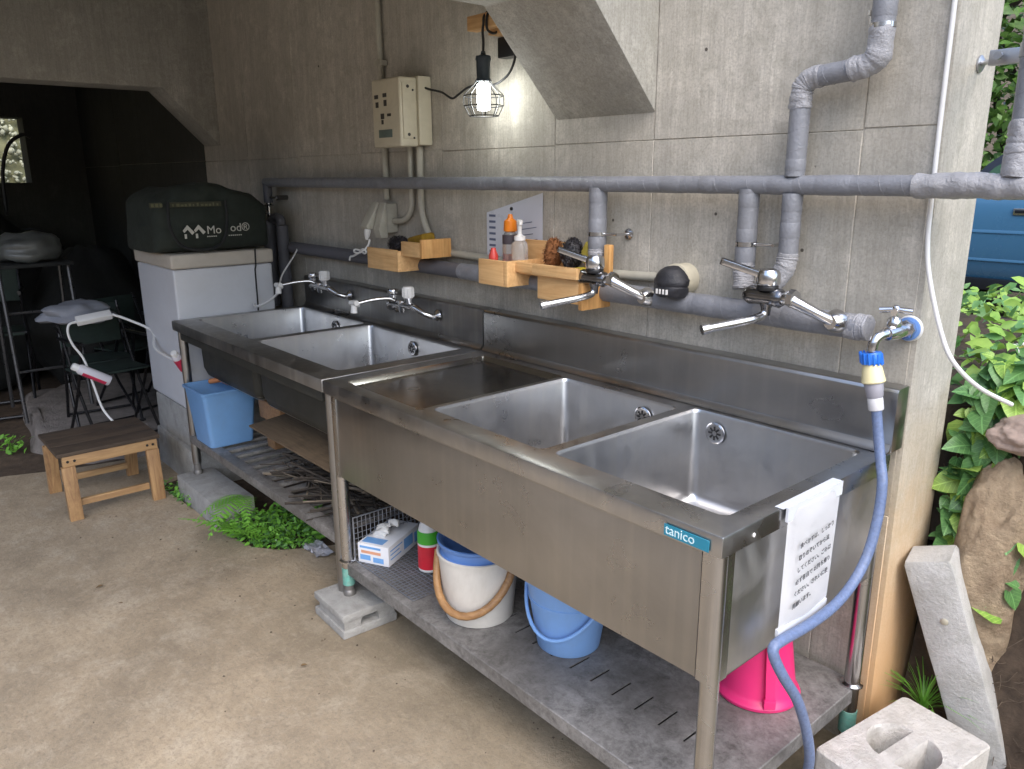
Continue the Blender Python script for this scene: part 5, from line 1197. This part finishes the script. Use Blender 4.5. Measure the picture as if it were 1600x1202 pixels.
def leaf_mass(name, pts, mat, size, nrm, spread, W=.85):
    b = B()
    for p in pts:
        q = leaf_rot(rnd, nrm, spread); s = size*rnd.uniform(.5, 1.3); l = [(0, 0, 0), (.3, .25, .06), (.24, .62, .03), (0, 1, -.08), (-.24, .62, .03), (-.3, .25, .06)]
        V = [b.bm.verts.new(Vector(p)+q@(Vector((x*W, y, z))*s)) for x, y, z in l]
        m = b.bm.verts.new(Vector(p)+q@(Vector((0, .55, -.03))*s))
        for i in range(6): b.bm.faces.new((V[i], V[(i+1) % 6], m))
    return obj(name, b, mat, sharp=80)
pts = []
while len(pts) < 2600:
    x, y = .02+rnd.random()**1.3*2.2, .28+rnd.random()**1.2*2.6; pts.append((x, y, bank_h(x, y)+rnd.uniform(0, .16)))
o = leaf_mass('ground_cover', pts, LEAF2, .052, (.1, -.3, 1), .55); o['kind'] = 'stuff'; o['label'] = 'bright low leafy ground cover over the bank top'
pts = []
while len(pts) < 1700:
    x, y = .02+rnd.random()**1.3*2.2, .24+rnd.random()**1.2*2.6; pts.append((x, y, bank_h(x, y)+rnd.uniform(-.01, .09)))
o = leaf_mass('ground_cover', pts, LEAF, .056, (.1, -.3, 1), .6); o['kind'] = 'stuff'; o['label'] = 'darker leafy ground cover below the bright leaves on the bank'
pts = []
while len(pts) < 3200:
    x, y = -rnd.random()**1.6*3.5, rnd.uniform(.3, 3.3); pts.append((x, y, bank_h(x, y)+rnd.uniform(0, .13)))
o = leaf_mass('ground_cover', pts[:1200], LEAF, .056, (.1, -.3, 1), .6); o['kind'] = 'stuff'; o['label'] = 'darker leafy ground cover behind the concrete wall'
o = leaf_mass('ground_cover', pts[1200:], LEAF2, .052, (.1, -.3, 1), .6); o['kind'] = 'stuff'; o['label'] = 'leafy ground cover behind the concrete wall'
pts = []
while len(pts) < 700:
    x = .30+rnd.random()*2.0; y = rnd.uniform(-.3, .35); z = bank_h(x, y)
    if z > .1 or rnd.random() < .25: pts.append((x, y-.03, z+rnd.uniform(0, .06)))
o = leaf_mass('ground_cover', pts, LEAF, .05, (.3, -.9, .5), .5); o['kind'] = 'stuff'; o['label'] = 'leafy creepers hanging on the face of the earth bank'
# dry litter and roots on the bank face
b = B()
for k in range(650):
    x = .03+rnd.random()*.9; y = rnd.uniform(.0, .32); z = bank_h(x, y)+.004; a = rnd.uniform(0, 6.3); l = rnd.uniform(.02, .07)
    d = Vector((math.cos(a), math.sin(a)*.4, rnd.gauss(0, .6))).normalized()*l; p = Vector((x, y-.006, z))
    b.tube([p-d*.5, p+Vector((rnd.gauss(0, .006), -.008, rnd.gauss(0, .006))), p+d*.5], rnd.uniform(.0005, .0013), 4)
o = obj('dry_litter', b, M('dry_root', (.11, .08, .055), .9, 0, .5, 40)); o['kind'] = 'stuff'; o['label'] = 'dry roots and twigs on the earth bank'

def grass_tuft(c, n, h, label, seed):
    rn = random.Random(seed); t = thing('grass_tuft', label, 'grass', c); b = B(); c = Vector(c)
    for k in range(n):
        a = rn.uniform(0, 2*PI); l = h*rn.uniform(.6, 1.2); out = rn.uniform(.3, 1.0); d = Vector((math.cos(a), math.sin(a), 0)); s = Vector((-d.y, d.x, 0))*.0028
        P = [c+d*out*l*f*f*.9+Vector((0, 0, l*(f-.38*f*f*out*1.4))) for f in (0, .3, .6, .85, 1)]
        for i in range(4):
            w0, w1 = 1-i/4.3, 1-(i+1)/4.3; b.face([P[i]-s*w0, P[i]+s*w0, P[i+1]+s*w1, P[i+1]-s*w1])
    o = obj('blades', b, FERN, t, 80); o['kind'] = 'stuff'; return t
grass_tuft((.085, .115, .09), 60, .19, 'green grass tuft growing between the wall\'s end and the leaning post', 3)
grass_tuft((.52, .05, .12), 40, .2, 'green grass tuft at the foot of the bank right of the leaning post', 8)
# weed bed below the far sink
pts = []
poly = [(-3.05, -.80), (-2.56, -.77), (-2.2, -.735), (-2.08, -.64), (-2.02, -.5), (-2.3, -.35), (-2.75, -.5), (-3.05, -.66)]
def inside(x, y, P):
    c = False
    for i in range(len(P)):
        (x1, y1), (x2, y2) = P[i], P[i-1]
        if (y1 > y) != (y2 > y) and x < (x2-x1)*(y-y1)/(y2-y1)+x1: c = not c
    return c
while len(pts) < 1300:
    x, y = rnd.uniform(-3.05, -2.0), rnd.uniform(-.81, -.35)
    if inside(x, y, poly) and not (x > -2.9 and x < -2.46 and y > -.775): pts.append((x, y, .0+rnd.random()**1.8*.065))
o = leaf_mass('weeds', pts, FERN, .026, (.1, -.2, 1), .5); o['kind'] = 'stuff'; o['label'] = 'low bright weeds in the soil gap below the far sink'
pts = [(x, y, z*.7) for x, y, z in pts[::2]]
o = leaf_mass('weeds', pts, LEAF, .028, (.1, -.2, 1), .5); o['kind'] = 'stuff'; o['label'] = 'darker weeds at soil level below the far sink'
def fern(c, fr, label, droop=.42, base=False):
    t = thing('fern', label, 'fern', c, 'ferns under the far sink'); c = Vector(c)
    for az, l, el in fr:
        b = B(); d = Vector((math.cos(R(az)), math.sin(R(az)), 0)); s = Vector((-d.y, d.x, 0))
        P = [c+d*l*f*math.cos(R(el)*(1-.6*f))+Vector((0, 0, l*(math.sin(R(el))*f*(1-.42*f) if not base else math.sin(R(el))*f-droop*f*f))) for f in [i/13 for i in range(14)]]
        b.tube(P, .0013, 5)
        for i in range(1, 13):
            w = l*.33*(math.sin(PI*(i/13)**.62))**.9*(1-i/17) if not base else l*.40*(1-i/13)**.85*min(1, i/1.5); tn = (P[i+1]-P[i]).normalized()
            for q in (-1, 1):
                o = P[i]; e = o+(s*q+tn*.45).normalized()*w; e.z -= w*.18; hw = tn*l*.024; m = (o+e)/2
                b.face([o-hw*.6, o+hw*.6, m+hw*1.0, e, m-hw*1.0])
        obj('frond', b, FERN, t, 80)
fern((-2.30, -.745, .01), [(-60, .27, 78), (-115, .24, 55), (-10, .2, 50), (-160, .18, 45), (40, .16, 60)], 'fern with a tall upright frond beside the grey paving slab')
fern((-2.20, -.67, .02), [(-95, .21, 45), (-20, .19, 45), (-150, .15, 45), (60, .14, 50)], 'low fern at the right end of the weed bed')
fern((-2.44, -.665, .135), [(-52, .27, 18), (-95, .2, 15), (-15, .2, 18)], 'bright fern frond drooping over the edge of the grey paving slab', .62, True)
grass_tuft((-4.2, -1.26, .0), 18, .09, 'small green weed at the dark bay\'s edge by the stone step', 5)
leaf_pts = [(-4.2+rnd.gauss(0, .06), -1.25+rnd.gauss(0, .05), rnd.uniform(.01, .07)) for k in range(50)]
o = leaf_mass('weeds', leaf_pts, FERN, .035, (.2, -.2, 1), .5); o['kind'] = 'stuff'; o['label'] = 'sprig of weeds by the stone step'
b = B()
for i in range(13):
    for j in range(8): pass
gv = [[b.bm.verts.new((-2.05+i*.011, -.585+j*.011, .012+.018*abs(noise.noise(Vector((i*.6, j*.6, 2)))))) for i in range(14)] for j in range(8)]
for j in range(7):
    for i in range(13): b.bm.faces.new((gv[j][i], gv[j][i+1], gv[j+1][i+1], gv[j+1][i]))
b.noise(.012, 30, 3); tag(obj('foil_wrapper', b, M('foil', (.5, .5, .54), .25, .15, .2, 40), sharp=25), 'crumpled silver wrapper on the floor beside the weeds', 'wrapper')

rnd = random.Random(77); b = B()
for k in range(110):
    x, y = rnd.uniform(-3.4, .2), rnd.uniform(-2.3, -.1)
    if rnd.random() < .5: x, y = rnd.choice([(-1.45, -.7), (-3.0, -1.05), (-2.1, -.75), (-.5, -.55), (-2.6, -.85)]); x += rnd.gauss(0, .16); y -= abs(rnd.gauss(0, .10))
    s = rnd.uniform(.001, .0032); b.box(x-s, x+s*1.4, y-s, y+s, .0, s*1.1, s*.4, 1, mat=Matrix.Translation((x, y, 0))@Matrix.Rotation(rnd.random()*6, 4, 'Z')@Matrix.Translation((-x, -y, 0)))
o = obj('floor_grit', b, M('dark_grit', (.11, .085, .06), .9, 0, .5, 60)); o['kind'] = 'stuff'; o['label'] = 'grit and crumbs scattered on the concrete floor'
pts = [(rnd.uniform(-3.3, -.2), rnd.uniform(-2.0, -.75), .006) for k in range(16)]
o = leaf_mass('dry_leaves', pts, M('dry_leaf', (.16, .10, .045), .8, 0, .4, 30), .028, (0, 0, 1), .15); o['kind'] = 'stuff'; o['label'] = 'a few dry leaves lying on the floor'

# ================================================================== RIGHT SIDE
def rock(name, c, r, sc, rot, mat, label, seed, amp=.22):
    b = B(); t = bmesh.new(); bmesh.ops.create_icosphere(t, subdivisions=5, radius=1)
    for v in t.verts:
        p = v.co.copy(); f = 1+amp*noise.noise(p*1.3+Vector((seed, 0, 0)))+amp*.45*noise.noise(p*3.1+Vector((0, seed, 0)))+amp*.16*noise.noise(p*8+Vector((0, 0, seed)))+amp*.08*noise.noise(p*20)+amp*.08*noise.noise(p*45)
        v.co = Vector((p.x*sc[0], p.y*sc[1], p.z*sc[2]))*r*f
    t.transform(Matrix.Translation(c)@Matrix.Rotation(rot, 4, 'Z')); b.merge(t)
    return tag(obj(name, b, mat, sharp=60), label, 'rock')
rock('boulder', (.155, .225, .46), .2, (.52, .40, 1.6), R(49), ROCKM, 'tall brown boulder standing behind the leaning concrete post', 4)
rock('flat_stone', (.205, .25, .865), .11, (1.0, .7, .42), R(30), M('pinkish_rock', (.36, .27, .22), .9, 0, .25, 14, bump=.9, bscale=50), 'flat pinkish stone on the bank above the tall brown boulder', 9)
pt = thing('concrete_post', 'weathered square concrete post leaning against the wall\'s end', 'post', (.2, .15, 0))
BT = Vector((.200, .118, -.02)); TP = Vector((.018, .038, .536)); a = (TP-BT).normalized(); L_ = (TP-BT).length; w = Vector((.98, .20, 0)); w = (w-a*w.dot(a)).normalized(); v_ = a.cross(w)
mt = Matrix(((w.x, v_.x, a.x, BT.x), (w.y, v_.y, a.y, BT.y), (w.z, v_.z, a.z, BT.z), (0, 0, 0, 1)))
b = B(); q_ = rrect(0, .108, 0, .10, .006, 2); LV = [0, .1, .2, .3, .4, .5, .6, .7, .8, .9, .985]
b.loops([[mt@Vector((x+.0016*noise.noise(Vector((x*30, y*30, f*9))), y+.0016*noise.noise(Vector((x*30, y*30, f*9+50))), L_*f)) for x, y in q_] for f in LV]+[[mt@Vector((.054+(x-.054)*.93, .05+(y-.05)*.93, L_)) for x, y in q_]], True); obj('shaft', b, CEMENT_P, pt)
b = B(); b.lathe([(.0, 0), (.008, 0), (.009, -.002), (.006, -.004), (0, -.004)], mat=mt@Matrix.Translation((.058, -.0005, L_-.155))@Matrix.Rotation(R(90), 4, 'X')@Matrix.Rotation(PI, 4, 'X'), n=14); obj('bolt_socket', b, M('bolt', (.5, .46, .36), .5, .4), pt)
wb_ = thing('pale_hollow_block', 'pale concrete block with two curved openings on the floor at the right corner', 'concrete block', (.147, -.158, 0), 'concrete blocks')
def dhole(s):
    return [(s*.0165, -.070), *[(s*(.0165+.064*math.cos(R(t))), .070*math.sin(R(t))) for t in range(-80, 81, 16)], (s*.0165, .070)][:: 1 if s > 0 else -1]
ol = rrect(-.105, .105, -.172, .172, .012, 4); hs_ = [dhole(1), dhole(-1)]
b = B(); b.plate(ol, hs_, .19)
def shr(L, d): 
    cx = sum(p[0] for p in L)/len(L); cy = sum(p[1] for p in L)/len(L); return [(x+(x-cx)/math.hypot(x-cx, y-cy)*d, y+(y-cy)/math.hypot(x-cx, y-cy)*d) for x, y in L]
b.loops([[(x, y, .19) for x, y in ol], [(x, y, .186) for x, y in shr(ol, .004)], [(x, y, 0) for x, y in shr(ol, .004)]])
for H_ in hs_: b.loops([[(x, y, .19) for x, y in H_], [(x, y, .184) for x, y in shr(H_, -.004)], [(x, y, .0) for x, y in shr(H_, -.010)]])
bmesh.ops.remove_doubles(b.bm, verts=b.bm.verts[:], dist=.00005); bmesh.ops.recalc_face_normals(b.bm, faces=b.bm.faces[:])
b.xf(Matrix.Translation((.147, -.158, .001))@Matrix.Rotation(R(-8.6), 4, 'Z')); b.noise(.0014, 60, 5); obj('block', b, CEMENT_W, wb_, 30)
patch('soil', .06, .24, -.29, -.03, .012, .008, .02, SOIL)
rock('pebble', (.12, -.21, .03), .035, (1.2, .9, .8), 0, STONE, 'dark pebble seen through the pale block\'s opening', 2)
b = B(); b.box(-.75, -.42, 1.98, 2.22, .58, .70, .02); b.noise(.012, 9); tag(obj('kerb_stone', b, STONE), 'grey kerb stone lying near the blue car behind the wall', 'stone')

# blue car parked beyond the bank, side on
car = thing('parked_car', 'blue car parked beyond the bank, seen past the wall\'s end', 'car', (-.6, 4.6, .45))
CB_ = M('car_blue', lin((62, 108, 142)), .25, .0, .03, 2); CB_.node_tree.nodes['Principled BSDF'].inputs['Coat Weight'].default_value = .6
ZG = .45; YS = 3.87
body = [(-2.1, .34), (-2.16, .62), (-2.12, .82), (-2.02, .92), (1.1, .95), (1.95, .82), (2.05, .68), (2.05, .36), (1.82, .30), (1.78, .48), (1.58, .60), (1.38, .48), (1.32, .30), (-1.22, .30), (-1.28, .48), (-1.48, .60), (-1.68, .48), (-1.74, .30)]
X0c = -.30
b = B(); b.prism([(X0c+x, ZG+z) for x, z in body], 'y', YS, YS+1.6, .02)
for v in b.bm.verts:
    zz = v.co.z-ZG; f = .07*max(0, (zz-.62)/.33)**2+.05*max(0, (.55-zz)/.25)
    v.co.y += f if v.co.y < YS+.8 else -f
obj('body', b, CB_, car)
gh = [(-1.06, .93), (-.98, 1.06), (-.88, 1.15), (-.74, 1.205), (-.45, 1.23), (.35, 1.23), (1.05, .94)]
b = B(); b.prism([(X0c+x, ZG+z) for x, z in gh], 'y', YS+.06, YS+1.54, .03)
for v in b.bm.verts:
    f = .16*max(0, (v.co.z-ZG-.93)/.28); v.co.y += f if v.co.y < YS+.8 else -f
obj('cabin', b, CB_, car)
GLS = M('car_glass', (.03, .075, .035), .06, 0, .3, 6); TRM = M('car_trim', (.012, .014, .02), .35, 0, .2)  # green of reflected foliage is put into the glass colour
def sidepoly(pts, out, mat, name, parent, th=.004):
    b = B(); P = []
    for x, z in pts:
        f = .16*max(0, (z-.93)/.28); P.append((X0c+x, YS+.06+f-out, ZG+z))
    Q = [(x, y+th+.01, z) for x, y, z in P]; b.loops([P, Q], True, True); bmesh.ops.recalc_face_normals(b.bm, faces=b.bm.faces[:]); return obj(name, b, mat, parent)
wf = sidepoly([(-1.064, .935), (-.984, 1.064), (-.884, 1.156), (-.742, 1.208), (-.44, 1.226), (.34, 1.226), (.98, .945)], .010, TRM, 'window_surround', car)
for pp in ([(-1.0, .955), (-.932, 1.045), (-.845, 1.112), (-.72, 1.165), (-.45, 1.186), (-.30, 1.180), (-.30, .958)], [(-.24, .958), (-.24, 1.170), (.32, 1.170), (.80, .962)]):
    sidepoly(pp, .016, GLS, 'window', wf)
b = B(); b.prism([(YS+.035, ZG+.345), (YS+.004, ZG+.40), (YS-.014, ZG+.50), (YS-.022, ZG+.62), (YS-.018, ZG+.74), (YS+.002, ZG+.86), (YS+.035, ZG+.925), (YS+.075, ZG+.945), (YS+.12, ZG+.945), (YS+.12, ZG+.345)], 'x', X0c-1.09, X0c+1.22, .0); obj('door', b, CB_, car, 60)
for z, y in ((.64, -.016), (.46, -.004)):
    b = B(); b.prism([(YS-.012+y, ZG+z), (YS-.004+y, ZG+z+.022), (YS+.012+y, ZG+z+.026), (YS+.012+y, ZG+z-.012)], 'x', X0c-1.05, X0c+1.2, .003); obj('door_crease', b, CB_, car)
b = B(); b.box(X0c-1.26, X0c+1.34, YS+.012, YS+.06, ZG+.27, ZG+.345, .01); obj('sill', b, TRM, car)
b = B(); b.box(X0c-.745, X0c-.57, YS-.026, YS+.01, ZG+.755, ZG+.80, .008); dh = obj('door_handle', b, CHROME, car)
b = B(); b.box(X0c-.735, X0c-.60, YS-.0285, YS-.02, ZG+.768, ZG+.788, .002); obj('handle_recess', b, TRM, dh)
for x in (-1.48, 1.58):
    for y in (YS+.02, YS+1.40):
        b = B(); b.lathe([(.17, 0), (.28, .0), (.30, .02), (.30, .16), (.28, .18), (.17, .18)], mat=Matrix.Translation((X0c+x, y+.18, ZG+.30))@Matrix.Rotation(R(90), 4, 'X'), n=32); wh = obj('wheel', b, BLACKR, car)
        b = B(); b.lathe([(0, .165), (.05, .17), (.16, .155), (.175, .17), (.175, .02), (0, .02)], mat=Matrix.Translation((X0c+x, y+.18, ZG+.30))@Matrix.Rotation(R(90), 4, 'X'), n=28); obj('rim', b, CHROME_D, wh)
# hedge of leafy shrubs beyond the car
def shrub(c, sc, n, label, seed):
    rn = random.Random(seed); t = thing('leafy_shrub', label, 'shrub', c, 'shrubs beyond the car'); b = B()
    blobs = [(rn.uniform(-.8, .8), rn.uniform(-.6, .5), rn.uniform(.25, .95), rn.uniform(.28, .5)) for k in range(26)]
    for k in range(n):
        bx_, by_, bz_, br = blobs[rn.randrange(26)]; d = Vector((rn.gauss(0, 1), rn.gauss(0, 1), rn.gauss(0, 1))).normalized()*br*rn.random()**.35
        p = Vector(c)+Vector(((bx_+d.x)*sc[0], (by_+d.y)*sc[1], max(.02, bz_+d.z)*sc[2]))
        q = leaf_rot(rn, (d.x+.2, d.y-.3, d.z+.7), .5); s = rn.uniform(.07, .15)
        V = [p+q@(Vector(l)*s) for l in ((0, 0, 0), (.3, .45, .08), (0, 1, -.1), (-.3, .45, .08))]
        b.face(V)
    o = obj('foliage', b, LEAF3, t, 80); o['kind'] = 'stuff'
    b = B()
    for k in range(9): b.tube(smoothpath([Vector(c)+Vector((rn.uniform(-.2, .2), 0, -.1)), Vector(c)+Vector((rn.uniform(-.5, .5)*sc[0], rn.uniform(-.3, .3)*sc[1], .5*sc[2])), Vector(c)+Vector((rn.uniform(-.8, .8)*sc[0], rn.uniform(-.4, .4)*sc[1], .95*sc[2]))], 3), .035, 6)
    o = obj('branches', b, M('bark', (.07, .05, .035), .9, 0, .3), t); o['kind'] = 'stuff'; return t
shrub((-2.2, 7.4, .4), (1.9, 1.1, 3.6), 9000, 'dense green shrub rising behind the blue car', 1)
shrub((.8, 7.8, .4), (1.9, 1.2, 3.3), 6000, 'dense green shrub to the right beyond the blue car', 2)
# pebbly slope seen through the bay's opening
rnp = random.Random(3); b = B()
for k in range(1700):
    y = rnp.uniform(-1.6, .3); z = rnp.uniform(.9, 3.0); x = -9.3-(z-.9)*.55
    t = bmesh.new(); bmesh.ops.create_icosphere(t, subdivisions=1, radius=rnp.uniform(.012, .034))
    t.transform(Matrix.Translation((x+rnp.uniform(-.03, .03), y, z))@Matrix.Rotation(rnp.random()*6, 4, (1, .4, .2))@Matrix.Diagonal((1, 1.3, .8, 1))); b.merge(t)
o = obj('rubble_bank', b, M('pale_rubble', (.33, .33, .23), .9, 0, .7, 9, bump=.5), sharp=70); o['kind'] = 'stuff'; o['label'] = 'sunlit rubble slope outside the bay\'s opening'
b = B(); b.prism([(-9.36, .3), (-9.36, .9), (-10.9, 3.6), (-14, 3.6), (-14, .3)], 'y', -3.2, 1.4); 
b2 = B(); b2.bm.free(); b2.bm = b.bm
for v in b2.bm.verts: pass
struct('rubble_slope', b2, M('mossy_earth', (.17, .17, .09), .95, 0, .5, 5, bump=.8, bscale=20))
